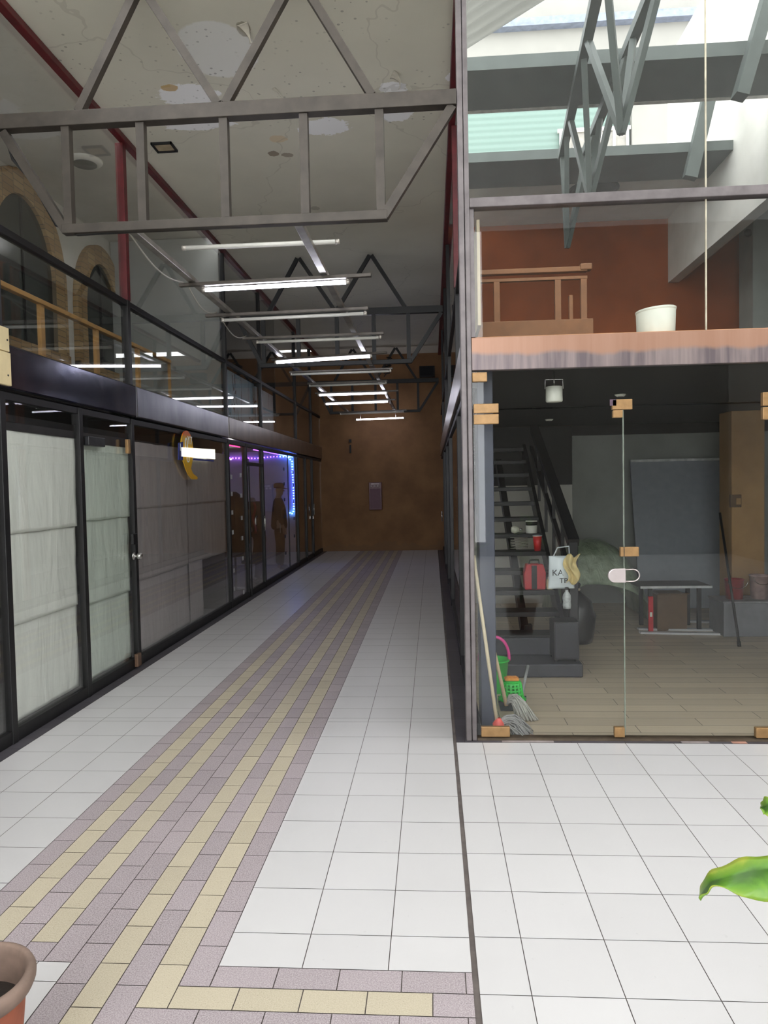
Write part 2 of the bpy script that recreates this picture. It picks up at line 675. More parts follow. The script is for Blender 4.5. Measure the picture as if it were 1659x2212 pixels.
o = MB().quad((-3.0, -4.5, 6.4), (6.4, -4.5, 6.4), (6.4, 4.45, 6.4), (-3.0, 4.45, 6.4)).build('ceiling', tc.m, None, 0, 0.006)  # canopy added out of view to hold back daylight on the near floor
struct(o, 'added unseen canopy over the courtyard in front of the shops', 'ceiling')
o = MB().box(-8, 1.199, -7.3, -7.0, -0.05, 0.3).build('wall_back', COURT)
struct(o, 'low rendered wall closing the courtyard opposite the corridor', 'wall')
o = MB().box(6.5, 6.7, -7, 10.2, -0.05, 4.6).build('wall_right', COURT)
struct(o, 'rendered wall along the right of the courtyard', 'wall')

# right hand shop: upper room, soffit, side rooms
ZR = 5.15
o = MB().box(0.27, 5.2, 10.0, 10.15, -0.05, ZR).build('wall_back', BROWN)
struct(o, 'orange brown back wall of the glass fronted shop', 'wall')
o = MB().box(1.9, 5.0, 9.94, 9.998, 0, 2.28).build('wall_back', GREY_PL)  # white wall given grey plaster, its shade put into the colour
struct(o, 'white lining greyed with painted shade on the lower back wall of the shop', 'wall')
o = MB().box(0.30, 1.9, 9.96, 9.998, 0, 1.62).build('wall_back', WHITE_PL)
struct(o, 'white lining behind the open stair', 'wall')
o = MB().box(0.30, 1.9, 9.955, 9.998, 1.621, 2.42).box(1.901, 5.0, 9.93, 9.998, 2.281, 2.42).build('wall_back', BLACKISH)  # black stands for the shade behind the upper stair treads
struct(o, 'black band along the top of the lower back wall, painted shade behind the stair', 'wall')
o = MB().box(5.0, 5.2, 4.72, 10.15, -0.05, ZR).build('wall_right', GREY_PL)
struct(o, 'grey side wall at the right of the glass fronted shop', 'wall')
o = MB().box(3.2, 3.34, 4.75, 9.998, 4.30, 7.2).build('wall_right', WHITE_PL)
struct(o, 'white hanging wall beside the skylight in the shop', 'wall')
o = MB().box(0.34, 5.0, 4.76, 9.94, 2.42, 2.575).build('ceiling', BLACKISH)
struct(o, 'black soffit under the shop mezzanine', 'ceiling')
o = MB().box(0.34, 3.2, 8.6, 10.0, ZR, ZR + 0.12).build('ceiling', WHITE_PL)
struct(o, 'plain ceiling at the back of the upper shop room', 'ceiling')
o = MB().box(3.34, 5.0, 4.75, 10.0, ZR, ZR + 0.12).build('ceiling', WHITE_PL)
struct(o, 'plain ceiling over the right bay of the shop', 'ceiling')
BEAM = mat('grey_green_beam', (70, 77, 74), 0.6, 0, 0.12, 6)
o = MB().box(0.34, 3.2, 6.15, 6.8, ZR - 0.06, ZR + 0.05)
struct(o.build('trim_1', BEAM), 'front grey green beam across the shop skylight', 'beam')
o = MB().box(0.34, 3.2, 7.9, 8.6, ZR - 0.05, ZR + 0.05)
struct(o.build('trim_2', BEAM), 'rear grey green beam across the shop skylight', 'beam')
o = MB().box(0.34, 3.2, 6.81, 6.86, ZR - 0.06, ZR + 0.02)
struct(o.build('trim_3', mat('pale_metal_strip', (190, 188, 182), 0.4)), 'pale metal strip behind the front skylight beam', 'trim')
# far shops on the right
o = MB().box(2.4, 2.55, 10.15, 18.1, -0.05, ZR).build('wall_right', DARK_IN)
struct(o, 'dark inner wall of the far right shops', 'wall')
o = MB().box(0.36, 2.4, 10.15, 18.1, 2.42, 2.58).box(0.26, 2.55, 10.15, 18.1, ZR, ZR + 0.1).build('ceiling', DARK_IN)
struct(o, 'dark slabs over the far right shops', 'ceiling')
o = MB().box(3.4, 6.5, 4.62, 4.74, 0, 5.3).build('wall_right', COURT)
struct(o, 'rendered wall to the right of the glass front', 'wall')

# ------------------------------------------------------------------ shopfronts along the corridor
KX = {'L': (XL, -1), 'R': (XR, 1)}
CNT = {'window': 0, 'door': 0, 'trim': 3}


def sname(k):
    CNT[k] += 1
    return '%s_%d' % (k, CNT[k])


def bay(side, kind, y0, y1, z0, z1, label, post=True, low=0.09, top=0.05, pmat=None, split=None, glass=None):
    """one glazed bay: post at its near edge, rails and panes"""
    X, s = KX[side]
    pm = pmat or BLACK_FRAME
    r = thing(sname(kind), label, kind, (X, y0, z0), None, 'structure')
    xa, xb = sorted((X, X + s * 0.07))
    if post:
        MB().box(xa, xb, y0 - 0.03, y0 + 0.03, z0, z1).build('post', pm, r, 0.004)
    a = y0 + (0.03 if post else 0)
    b = y1 - 0.03
    if low:
        MB().box(xa + 0.006, xb - 0.006, a, b, z0, z0 + low).build('bottom_rail', BLACK_FRAME, r, 0.003)
    if top:
        MB().box(xa + 0.006, xb - 0.006, a, b, z1 - top, z1).build('top_rail', BLACK_FRAME, r, 0.003)
    xm = X + s * 0.028
    cuts = [z0 + low] + ([split] if split else []) + [z1 - top]
    for c, d in zip(cuts, cuts[1:]):
        if c == split:
            c += 0.025
        if d == split:
            d -= 0.025
        MB().box(xm - 0.003, xm + 0.003, a, b, c, d).build('pane', glass or GLASS, r)
    if split:
        MB().box(xa + 0.004, xb - 0.004, a, b, split - 0.025, split + 0.025).build('transom', BLACK_FRAME, r, 0.003)
    return r


ZL, ZF = 2.33, 2.65
W1 = bay('L', 'window', 2.95, 4.55, 0.0, ZL, 'dark empty shop window nearest on the left')
W2 = bay('L', 'window', 4.55, 5.60, 0.0, ZL, 'shop window lined with creased white paper sheets')
D1 = bay('L', 'door', 5.60, 6.60, 0.0, ZL, 'glass shop door lined with greenish white paper')
W3 = bay('L', 'window', 6.60, 9.78, 0.0, ZL, 'wide shop window lined with grey brown paper')
W4 = bay('L', 'window', 9.78, 10.73, 0.0, ZL, 'clothes shop window with small white stickers')
D2 = bay('L', 'door', 10.73, 11.80, 0.0, ZL, 'black framed clothes shop door', split=2.03)
W5 = bay('L', 'window', 11.80, 14.85, 0.0, ZL, 'display window edged with blue fairy lights')
W6 = bay('L', 'window', 14.85, 15.85, 0.0, ZL, 'narrow dim window beyond the fairy lights')
D3 = bay('L', 'door', 15.85, 16.75, 0.0, ZL, 'dim glass door near the orange end wall on the left')
W7 = bay('L', 'window', 16.75, 18.10, 0.0, ZL, 'last dim window on the left beside the end wall')
for a, b, t in [(2.95, 4.55, 'upper glazing over the nearest dark window on the left'),
                (4.55, 6.60, 'upper left glazing with wooden balustrade seen behind it'),
                (6.60, 9.78, 'upper left glazing over the grey papered window'),
                (9.78, 11.80, 'upper left glazing in front of the cracked blue panel'),
                (11.80, 14.85, 'upper left glazing in front of the second blue panel'),
                (14.85, 16.75, 'upper left glazing over the dim glass door'),
                (16.75, 18.10, 'upper left glazing touching the orange end wall')]:
    w = bay('L', 'window', a, b, ZF, ZC - 0.06, t, low=0.0, top=0.0, split=3.40)
    if a in (6.60,):
        MB().box(XL - 0.072, XL + 0.004, a - 0.034, a + 0.034, 3.43, ZC - 0.06).build('red_post', RED_FRAME, w, 0.003)

for a, b, k, t in [(4.70, 6.61, 'window', 'first lower glazing on the right of the corridor beside the corner post'),
                   (6.61, 9.82, 'window', 'second lower glazing on the right of the corridor'),
                   (9.82, 11.96, 'window', 'third lower glazing on the right of the corridor'),
                   (11.96, 14.12, 'window', 'fourth lower glazing on the right of the corridor'),
                   (14.12, 15.20, 'door', 'far glass door on the right of the corridor'),
                   (15.20, 18.10, 'window', 'last lower glazing on the right beside the end wall')]:
    w = bay('R', k, a, b, 0.0, ZL, t, post=a > 5)
    if k == 'door':
        MB().tube([(XR - 0.05, 14.28, 0.92), (XR - 0.05, 14.28, 1.12)], 0.012).build('handle', CHROME, w)
for a, b, t in [(4.70, 6.61, 'first upper glazing on the right beside the corner post'),
                (6.61, 9.82, 'second upper glazing on the right of the corridor'),
                (9.82, 11.96, 'third upper glazing on the right of the corridor'),
                (11.96, 15.20, 'fourth upper glazing on the right of the corridor'),
                (15.20, 18.10, 'last upper glazing on the right beside the end wall')]:
    w = bay('R', 'window', a, b, ZF, ZC - 0.06, t, post=a > 5, low=0.0, top=0.0, split=3.40)
    if a == 6.61:
        MB().box(XR - 0.006, XR + 0.075, a - 0.036, a + 0.036, 3.43, ZC - 0.06).build('red_post', RED_FRAME, w, 0.003)

# fascias and the red ceiling edge
FASCIA_MID = streak_mat('steel_cladding_lit_copy', (132, 133, 140), (160, 160, 164), 0.3, 1.0, (1, 1, 0.5), f=3)  # lighter copy of the dark cladding, tube reflections put into its colour
for y0, y1, t in [(2.95, 6.66, 'dark steel fascia over the papered window and door'),
                  (6.66, 9.74, 'steel fascia lightened by painted reflections over the grey papered window')]:
    f = MB().box(XL - 0.06, XL + 0.02, y0 + 0.003, y1 - 0.003, ZL + 0.02, ZF - 0.005)
    struct(f.build(sname('trim'), FASCIA_DARK if y0 < 6 else FASCIA_MID, None, 0.012), t, 'fascia')
FASC_FAR = streak_mat('satin_steel_cladding', (134, 130, 124), (160, 154, 146), 0.3, 0.9, (1, 1, 0.4), f=4)
f = MB().box(XL - 0.06, XL + 0.02, 9.76, 18.09, ZL + 0.02, ZF - 0.005).build(sname('trim'), FASC_FAR, None, 0.012)
struct(f, 'satin steel fascia over the clothes shop and far windows', 'fascia')
f = MB().box(XR - 0.02, XR + 0.06, 4.72, 18.09, ZL + 0.02, ZF - 0.005).build(sname('trim'), FASC_FAR, None, 0.012)
struct(f, 'satin steel fascia along the right of the corridor', 'fascia')
f = MB().box(XL - 0.03, XL + 0.035, 2.95, 18.09, ZC - 0.058, ZC - 0.002).build(sname('trim'), RED_FRAME, None, 0.006)
struct(f, 'dark red steel edge under the left side of the ceiling', 'trim')
f = MB().box(XR - 0.035, XR + 0.03, 4.74, 18.09, ZC - 0.058, ZC - 0.002).build(sname('trim'), RED_FRAME, None, 0.006)
struct(f, 'dark red steel edge under the right side of the ceiling', 'trim')
# wooden end block at the left edge of the frame, above the near window
f = MB().box(XL - 0.05, XL + 0.03, 4.30, 4.585, ZL + 0.03, 2.76)
PINE = mat('pale_pine', (214, 196, 152), 0.6, 0, 0.1, 5)
b = thing('wooden_block', 'pale wooden block fixed at the near end of the dark fascia', 'block', (XL, 4.44, 2.36))
MB().box(XL + 0.021, XL + 0.045, 4.36, 4.585, ZL + 0.035, 2.58).build('board', PINE, b, 0.004)
MB().box(XL + 0.021, XL + 0.045, 4.36, 4.575, 2.585, 2.74).build('board', PINE, b, 0.004)
for y, z in ((4.545, 2.43), (4.55, 2.66)):
    MB().lathe([(0.007, 0), (0.006, 0.004), (0.0, 0.005)], (XL + 0.045, y, z), 8, fn=lambda p: (p.z, p.x, p.y)).build('screw', BLACKISH, b)

# door furniture on the papered door
kn = D1
MB().lathe([(0.0, 0), (0.035, 0.0), (0.034, 0.008), (0.014, 0.012), (0.013, 0.035), (0.03, 0.045), (0.034, 0.062), (0.026, 0.08), (0.0, 0.085)],
           (XL + 0.002, 6.51, 1.05), 20, fn=lambda p: (p.z, p.x, p.y)).build('knob', CHROME, D1)
MB().box(XL, XL + 0.03, 6.46, 6.56, 1.16, 1.26).build('lock_box', BLACK_FRAME, D1, 0.005)
MB().box(XL, XL + 0.035, 6.46, 6.54, 0.02, 0.14).build('floor_lock', mat('brown_metal', (118, 92, 74), 0.45, 0.4), D1, 0.005)
MB().box(XL - 0.02, XL + 0.03, 5.66, 5.95, 2.035, 2.11).build('door_closer', mat('charcoal_metal', (52, 52, 54), 0.4, 0.4), D1, 0.006)
MB().box(XL, XL + 0.03, 6.41, 6.46, 2.0, 2.13).build('top_bolt', BRASS, D1, 0.004)
MB().box(XL - 0.06, XL - 0.035, 5.63, 6.57, 2.06, 2.19).build('head_rail', BLACK_FRAME, D1)
MB().box(XL - 0.06, XL - 0.035, 4.58, 5.57, 2.085, 2.19).build('head_rail', BLACK_FRAME, W2)
# handle and lock of the far doors
MB().tube([(XL + 0.03, 16.62, 1.0), (XL + 0.03, 16.62, 1.25)], 0.012).build('handle', CHROME, D3)
MB().box(XL, XL + 0.02, 16.58, 16.66, 0.9, 0.97).build('lock', CHROME, D3, 0.003)
MB().box(XL - 0.002, XL + 0.012, 10.80, 10.84, 0.0, 2.0).build('edge_stile', BLACK_FRAME, D2)
MB().tube([(XL + 0.03, 11.62, 0.95), (XL + 0.05, 11.6, 1.0), (XL + 0.05, 11.6, 1.15), (XL + 0.03, 11.62, 1.2)], 0.012).build('handle', CHROME, D2)


# ------------------------------------------------------------------ paper sheets behind the glass
def paper_mat(name, c, f):
    t = NT(name)
    n = t.noise(2.0, 5, t.mapping((1, 5, 0.7)))
    t.color(t.ramp(n, [(0.3, tuple(v * 0.86 for v in srgb(c))), (0.7, srgb(c))]))
    t.rough(0.7)
    h = t.noise(f, 4, t.mapping((1, 1.0, 0.25), rot=(0.35, 0, 0)), dist=0.6)
    t.bump(h, 0.9, 0.03)
    t.b.inputs['Transmission Weight'].default_value = 0.0
    MATS[name] = t.m
    return t.m


PAP_W = paper_mat('creased_white_paper', (238, 240, 232), 5)
PAP_G = paper_mat('greenish_paper', (224, 234, 222), 7)
PAP_B = paper_mat('grey_brown_paper', (186, 178, 178), 6)


def sheet(y0, y1, z0, z1, m, label, seed, x=XL - 0.050, amp=0.009, group=None):
    def fn(u, v):
        y = y0 + (y1 - y0) * u
        z = z0 + (z1 - z0) * v
        n = noise.noise(Vector((y * 3.1 + seed, z * 1.3, seed)))
        n2 = noise.noise(Vector((y * 9 + z * 3 + seed, z * 2.5, seed * 2)))
        e = 0.012 * noise.noise(Vector((z * 6, seed, 2))) * (1 if u in (0, 1) else 0)
        return (x + amp * n + amp * 0.5 * n2, y + e, z + 0.006 * noise.noise(Vector((y * 5, seed, 1))) * (1 if v in (0, 1) else 0))
    o = MB().grid(28, 22, fn).build('paper_sheet', m, None, 0, 0.0012)
    return tag(o, label, 'paper', group)


rows = [(0.10, 0.775, 'lowest'), (0.762, 1.40, 'middle'), (1.388, 2.09, 'topmost')]
for i, (a, b, n) in enumerate(rows):
    sheet(4.60, 5.555, a, b, PAP_W, n + ' creased white paper sheet in the window left of the papered door', i * 3.7 + 1, XL - 0.075 + 0.016 * i)
for i, (a, b, n) in enumerate([(0.10, 0.735, 'lowest'), (0.722, 1.435, 'middle'), (1.42, 2.07, 'topmost')]):
    sheet(5.64, 6.55, a, b, PAP_G, n + ' greenish white paper sheet on the glass door with round knob', i * 2.9 + 11, XL - 0.075 + 0.016 * i)
for i, (a, b, n) in enumerate([(0.10, 0.80, 'lowest'), (0.785, 1.50, 'middle'), (1.485, 2.13, 'topmost')]):
    sheet(6.64, 8.20, a, b, PAP_B, n + ' grey brown paper sheet next to the door in the wide window', i * 2.3 + 21, XL - 0.068 + 0.009 * i, 0.003)
    if i:
        sheet(8.18, 9.74, a, b, PAP_B, n + ' grey brown paper sheet next to the clothes shop in the wide window', i * 2.1 + 31, XL - 0.070 + 0.009 * i, 0.003)
    else:
        sheet(8.18, 8.66, a, b, PAP_B, 'short grey brown paper sheet beside the bare dark green glass', 37, XL - 0.052, 0.003)
o = MB().box(-4.38, -3.2, 9.60, 9.70, 0, 2.1).build('display_board', mat('dark_green_board', (52, 62, 48), 0.6))
tag(o, 'dark green board standing inside behind the grey papered window', 'board')

# ------------------------------------------------------------------ logo sign on the wide window
sg = thing('shop_sign', 'oval orange and yellow sign with a white strip on the grey papered window', 'sign', (XL + 0.02, 7.95, 2.1))
SX = XL + 0.012
cy, cz = 8.02, 2.12
ov = []
for k in range(40):
    a = 2 * PI * k / 40
    ov.append((SX, cy + 0.20 * math.cos(a), cz + 0.205 * math.sin(a)))
t = NT('sign_orange_yellow')
sp = t.n('ShaderNodeSeparateXYZ')
t.l(t.co(), sp.inputs[0])
t.color(t.ramp(t.math('ADD', t.math('MULTIPLY', sp.outputs[2], 2.2), 0.45), [(0.3, srgb((226, 178, 40))), (0.75, srgb((224, 176, 52))), (0.85, srgb((226, 110, 36)))]))
t.rough(0.35)
SIGN_O = t.m
MB().prism(ov, (0.012, 0, 0)).build('oval', SIGN_O, sg)
tail = [(SX, 7.90, 1.97), (SX, 8.20, 2.0), (SX, 8.13, 1.90), (SX, 8.20, 1.84), (SX, 8.36, 1.80), (SX, 8.34, 1.775), (SX, 8.16, 1.775), (SX, 8.03, 1.83), (SX, 7.95, 1.90)]
MB().prism(tail, (0.011, 0, 0)).build('tail', mat('sign_yellow', (222, 168, 44), 0.35, 0, 0.08), sg)
BLUE = mat('sign_blue', (32, 46, 128), 0.35, 0, 0.1)
MB().prism([(SX + 0.013, 7.70, 1.985), (SX + 0.013, 7.84, 1.985), (SX + 0.013, 7.86, 2.19), (SX + 0.013, 7.72, 2.17)], (0.008, 0, 0)).build('blue_banner', BLUE, sg)
LET = mat('sign_letter_white', (226, 230, 228), 0.4, 0, 0.03)


def text(body, size, loc, rotm, mt, name, parent, ext=0.002):
    cu = bpy.data.curves.new(name, 'FONT')
    cu.body = body
    cu.size = size
    cu.extrude = ext
    cu.align_x = 'CENTER'
    cu.align_y = 'CENTER'
    tmp = bpy.data.objects.new(name, cu)
    COL.objects.link(tmp)
    dg = bpy.context.evaluated_depsgraph_get()
    me = bpy.data.meshes.new_from_object(tmp.evaluated_get(dg))
    bpy.data.objects.remove(tmp)
    off = Vector((0, 0, 0))
    p = parent
    while p is not None:
        off += p.location
        p = p.parent
    mm = rotm.to_4x4()
    mm.translation = Vector(loc) - off
    me.transform(mm)
    me.materials.clear()
    me.materials.append(mt)
    o = bpy.data.objects.new(name, me)
    COL.objects.link(o)
    o.parent = parent
    return o


# text basis: local x along +Y of the world, local y up, facing +X
FACE_X = Matrix(((0, 0, 1), (1, 0, 0), (0, 1, 0)))
FACE_NY = Matrix(((1, 0, 0), (0, 0, -1), (0, 1, 0)))
text('0', 0.20, (SX + 0.015, 7.985, 2.165), FACE_X, LET, 'letter', sg)
text('Y', 0.13, (SX + 0.015, 8.07, 2.215), FACE_X, LET, 'letter', sg)
text('7', 0.13, (SX + 0.015, 8.15, 2.215), FACE_X, LET, 'letter', sg)
text('U', 0.13, (SX + 0.015, 8.03, 2.005), FACE_X, LET, 'letter', sg)
text('l', 0.12, (SX + 0.024, 7.765, 2.12), FACE_X, LET, 'letter', sg)
MB().prism([(SX + 0.014, 7.80, 2.025), (SX + 0.014, 9.02, 2.035), (SX + 0.014, 9.02, 2.16), (SX + 0.014, 7.80, 2.125)], (0.012, 0, 0)).build('name_strip', emit('lit_white_strip', (250, 250, 232), 0.28), sg)
MB().prism([(SX + 0.006, 8.22, 1.998), (SX + 0.006, 9.0, 2.005), (SX + 0.006, 9.0, 2.024), (SX + 0.006, 8.22, 2.02)], (0.007, 0, 0)).build('blue_edge', BLUE, sg)

# ------------------------------------------------------------------ roof trusses and light rails
def truss(Y, label, m, k=1.0):
    r = thing('roof_truss', label, 'truss', (-1.28, Y, 3.37), 'roof trusses across the corridor')

    def z_(z):
        return CAM.z + (z - CAM.z) * k
    xl = XL - 0.012 if k < 1 else XL + 0.03
    MB().box(xl, 0.19, Y - 0.04, Y + 0.04, z_(4.07), z_(4.165)).build('top_chord', m, r, 0.004)
    MB().box(-2.42 * k, -0.26 * k, Y - 0.032, Y + 0.032, z_(3.375), z_(3.435)).build('bottom_chord', m, r, 0.004)
    MB().bar((-2.40 * k, Y, z_(3.40)), (xl + 0.03, Y, z_(4.06)), 0.055, 0.055, (0, 1, 0)).build('diagonal', m, r)
    MB().bar((-0.28 * k, Y, z_(3.40)), (0.165, Y, z_(4.07)), 0.055, 0.055, (0, 1, 0)).build('diagonal', m, r)
    for x in (-2.375, -1.87, -1.315, -0.79, -0.30):
        MB().box(x * k - 0.027, x * k + 0.027, Y - 0.027, Y + 0.027, z_(3.436), z_(4.069)).build('vertical', m, r)
    ft, ap = (-2.31, -1.325, -0.32), (-1.845, -0.815)
    for a, b in ((ft[0], ap[0]), (ft[1], ap[0]), (ft[1], ap[1]), (ft[2], ap[1])):
        e = 0.024 if a < b else -0.024
        MB().bar((a * k + e, Y, z_(4.166)), (b * k - e * 0.6, Y, 4.90), 0.052, 0.052, (0, 1, 0)).build('web_bar', m, r)
    return r


truss(4.655, 'grey steel roof truss at the open end of the corridor', STEEL, 0.9885)
truss(10.25, 'steel roof truss coloured as if in shade halfway along the corridor', STEEL_DK)
truss(17.2, 'steel roof truss coloured as if in shade in front of the orange end wall', STEEL_DK)
for x, t in ((-1.955, 'long left steel rail carrying the tube lights'), (-0.845, 'long right steel rail carrying the tube lights')):
    o = thing('light_rail', t, 'rail', (x, 4.75, 3.39), 'rails carrying the tube lights')
    for a, b in ((4.68, 10.215), (10.285, 17.18)):
        MB().box(x - 0.028, x + 0.028, a + 0.02, b - 0.02, 3.372, 3.412).build('channel', RAIL_ST, o, 0.003)

TUBE_ON = emit('lit_tube', (238, 238, 255), 5.0)
TUBE_OFF = mat('unlit_tube', (226, 224, 216), 0.3, 0, 0.03)
HOUS = mat('fixture_metal', (84, 78, 72), 0.4, 0.4, 0.2)
CAPM = mat('tube_cap', (206, 200, 190), 0.35, 0.5, 0.05)


def fixture(a, b, on, z, label, base=None, r=0.0165):
    a, b = Vector((*a, z)), Vector((*b, z))
    L = thing('tube_light', label, 'light', (a + b) / 2, 'fluorescent tubes across the corridor')
    d = (b - a).normalized()
    MB().tube([a + d * 0.03, b - d * 0.03], r, 14).build('tube', TUBE_ON if on else TUBE_OFF, L)
    MB().tube([a, a + d * 0.03], r * 1.05, 14).build('end_cap', CAPM, L)
    MB().tube([b - d * 0.03, b], r * 1.05, 14).build('end_cap', CAPM, L)
    if base:
        p, q = Vector((*base[0], z + 0.036)), Vector((*base[1], z + 0.036))
        hs = MB().bar(p, q, 0.04, 0.028).build('housing', HOUS, L, 0.003)
        for e in (a + d * 0.015, b - d * 0.015):
            MB().box(e.x - 0.008, e.x + 0.008, e.y - 0.012, e.y + 0.012, z, z + 0.021).build('socket', CAPM, hs)
    return L


ZT = 3.315
FX = [
    ((-1.80, 5.24), (-0.64, 5.24), 0, 3.432, 'unlit white tube lying on top of the rails next to the open end', None),
    ((-1.88, 5.93), (-0.64, 5.86), 1, ZT, 'lit tube light nearest the open end', ((-2.06, 5.90), (-0.46, 5.82))),
    ((-2.04, 7.02), (-0.60, 6.95), 0, ZT, 'first unlit tube light behind the nearest lit one', ((-2.18, 6.97), (-0.58, 6.90))),
    ((-1.97, 8.14), (-0.54, 8.10), 0, ZT, 'second unlit tube light behind the nearest lit one', ((-2.11, 8.09), (-0.51, 8.05))),
    ((-2.06, 9.50), (-0.74, 9.26), 1, ZT, 'lit tube light just before the middle truss', ((-2.10, 9.50), (-0.55, 9.22))),
    ((-2.03, 10.42), (-0.56, 10.38), 0, ZT - 0.02, 'unlit tube light just behind the middle truss', ((-2.05, 10.44), (-0.54, 10.38))),
    ((-2.00, 11.82), (-0.71, 11.75), 0, ZT, 'second unlit tube light behind the middle truss', ((-2.02, 11.80), (-0.70, 11.74))),
    ((-2.05, 13.05), (-0.77, 13.0), 1, ZT, 'first lit tube light behind the middle truss', ((-2.1, 13.05), (-0.58, 13.0))),
    ((-2.14, 14.5), (-0.83, 14.36), 1, ZT, 'second lit tube light behind the middle truss', ((-2.16, 14.5), (-0.7, 14.34))),
    ((-2.10, 16.6), (-0.62, 16.45), 0, ZT, 'unlit tube light just before the farthest truss', ((-2.12, 16.6), (-0.55, 16.42))),
    ((-1.84, 17.45), (-0.63, 17.3), 1, ZT - 0.06, 'farthest lit tube light near the orange end wall', None),
]
for a, b, on, z, lb, base in FX:
    f = fixture(a, b, on, z, lb, base)
    if base is None and on:
        for x in (-1.7, -0.85):
            MB().tube([(x, 17.38, z + 0.016), (x, 17.235, z + 0.10)], 0.006, 6).build('hanger', CAPM, f)
CABLE = mat('pale_cable', (168, 164, 152), 0.5, 0, 0.05)
CABLE_D = mat('dark_cable', (30, 29, 28), 0.5, 0, 0.05)


def sag(a, b, s, n=14):
    a, b = Vector(a), Vector(b)
    return [a.lerp(b, k / n) - Vector((0, 0, s * math.sin(PI * k / n))) for k in range(n + 1)]


for a, b, s, lb in [((-2.01, 4.8, 3.40), (-2.01, 5.85, 3.36), 0.08, 'pale cable sagging from the open end truss to the nearest lit tube'),
                    ((-2.01, 5.95, 3.37), (-2.06, 6.93, 3.37), 0.09, 'pale cable sagging between the nearest lit tube and the unlit one'),
                    ((-2.06, 7.02, 3.37), (-2.06, 8.04, 3.37), 0.10, 'pale cable sagging between the two near unlit tubes')]:
    o = MB().tube(sag(a, b, s), 0.006, 6).build('cable', CABLE)
    tag(o, lb, 'cable')
o = MB().tube([(-2.77, 4.66, 4.02)] + [(-2.72, 4.655, 3.86), (-2.60, 4.65, 3.72), (-2.44, 4.655, 3.42), (-2.3, 4.66, 3.355), (-1.9, 4.665, 3.365), (-1.2, 4.668, 3.366)], 0.011, 8).build('cable', CABLE_D)
tag(o, 'dark cable tied under the nearest roof truss', 'cable')
# things on the farthest truss
b = thing('loudspeaker', 'black box fixed to the right end of the farthest truss', 'speaker', (0.0, 17.12, 4.17))
MB().box(-0.26, 0.10, 16.95, 17.15, 4.17, 4.42).build('cabinet', BLACKISH, b, 0.01)
MB().box(-0.24, 0.08, 16.938, 16.95, 4.19, 4.40).build('grille', mat('speaker_cloth', (24, 24, 26), 0.9), b)
b = []
for k in range(60):
    a = k * 0.83
    b.append((-1.03 + 0.13 * math.sin(a) * (1 - k / 110), 17.05 + 0.05 * math.cos(a * 1.3), 4.62 - 0.006 * k + 0.05 * math.cos(a * 0.7)))
o = MB().tube(b, 0.012, 6).build('cable_bundle', CABLE_D)
tag(o, 'black tangle of cable hanging at the farthest truss', 'cable')

# ------------------------------------------------------------------ ceiling damage
h = at(355, 316, 'Z', ZC)
b = thing('ceiling_hatch', 'small square hole with dark rim in the stained ceiling', 'hatch', (h.x, h.y, ZC - 0.01))
hx, hy = 0.10, 0.09
for x0, x1, y0, y1 in ((-hx, hx, -hy, -hy + 0.016), (-hx, hx, hy - 0.016, hy), (-hx, -hx + 0.016, -hy, hy), (hx - 0.016, hx, -hy, hy)):
    MB().box(h.x + x0, h.x + x1, h.y + y0, h.y + y1, ZC - 0.022, ZC + 0.0).build('rim', BLACKISH, b)
MB().box(h.x - hx + 0.017, h.x + hx - 0.017, h.y - hy + 0.017, h.y + hy - 0.017, ZC - 0.008, ZC).build('cover', mat('old_plywood', (176, 160, 132), 0.8, 0, 0.2, 9), b)
FLAP = mat('peeling_paint', (196, 190, 174), 0.7, 0, 0.12, 20)


def flap(px, py, L, W, rot, curl, lb):
    c = at(px, py, 'Z', ZC)
    ca, sa = math.cos(rot), math.sin(rot)

    def fn(u, v):
        a = u * curl
        x = L * math.sin(a) / curl
        z = -L * (1 - math.cos(a)) / curl
        y = (v - 0.5) * W * (1 - 0.75 * u * abs(v - 0.5) * 2 - 0.5 * u)
        return (c.x + x * ca - y * sa, c.y + x * sa + y * ca, ZC - 0.003 + z)
    o = MB().grid(12, 6, fn).build('paint_flap', FLAP, None, 0, 0.002)
    tag(o, lb, 'peeling paint')


flap(522, 50, 0.14, 0.10, 1.2, 1.3, 'curled paint flap hanging from the ceiling between the truss peaks')
flap(846, 160, 0.15, 0.12, 0.3, 2.2, 'curled paint flap on the ceiling near the right truss leg')
flap(590, 190, 0.11, 0.04, 0.9, 0.9, 'thin paint sliver hanging above the truss top chord')
flap(1000, 158, 0.10, 0.08, 2.5, 1.8, 'paint flap on the ceiling beside the red right edge')

# ------------------------------------------------------------------ end wall fittings
a, c = at(797, 1042, 'Y', 18.1), at(826, 1101, 'Y', 18.1)
e = thing('hose_cabinet', 'maroon wall cabinet with three pale discs on the orange end wall', 'cabinet', ((a.x + c.x) / 2, 18.06, c.z))
MAR = mat('maroon_enamel', (84, 28, 38), 0.4, 0, 0.15)
MB().box(a.x, c.x, 18.0, 18.1, c.z, a.z).build('case', MAR, e, 0.01)
MB().box(a.x + 0.03, c.x - 0.03, 17.99, 18.0, c.z + 0.03, a.z - 0.16).build('door_panel', mat('maroon_glass', (92, 48, 64), 0.5, 0, 0.1), e, 0.004)
MB().box(a.x + 0.06, c.x - 0.06, 17.992, 18.0, a.z - 0.055, a.z - 0.03).build('title_strip', mat('pale_print', (196, 178, 178), 0.5), e)
for k in range(3):
    x = a.x + 0.06 + k * 0.085
    MB().lathe([(0.027, 0), (0.027, 0.01), (0, 0.01)], (x, 18.0, a.z - 0.10), 18, fn=lambda p: (p.x, -p.z, p.y)).build('disc', MATS['pale_print'], e)
a = at(757, 963, 'Y', 18.1)
b = thing('cable_bracket', 'small black bracket high on the orange end wall', 'bracket', (a.x, 18.08, a.z))
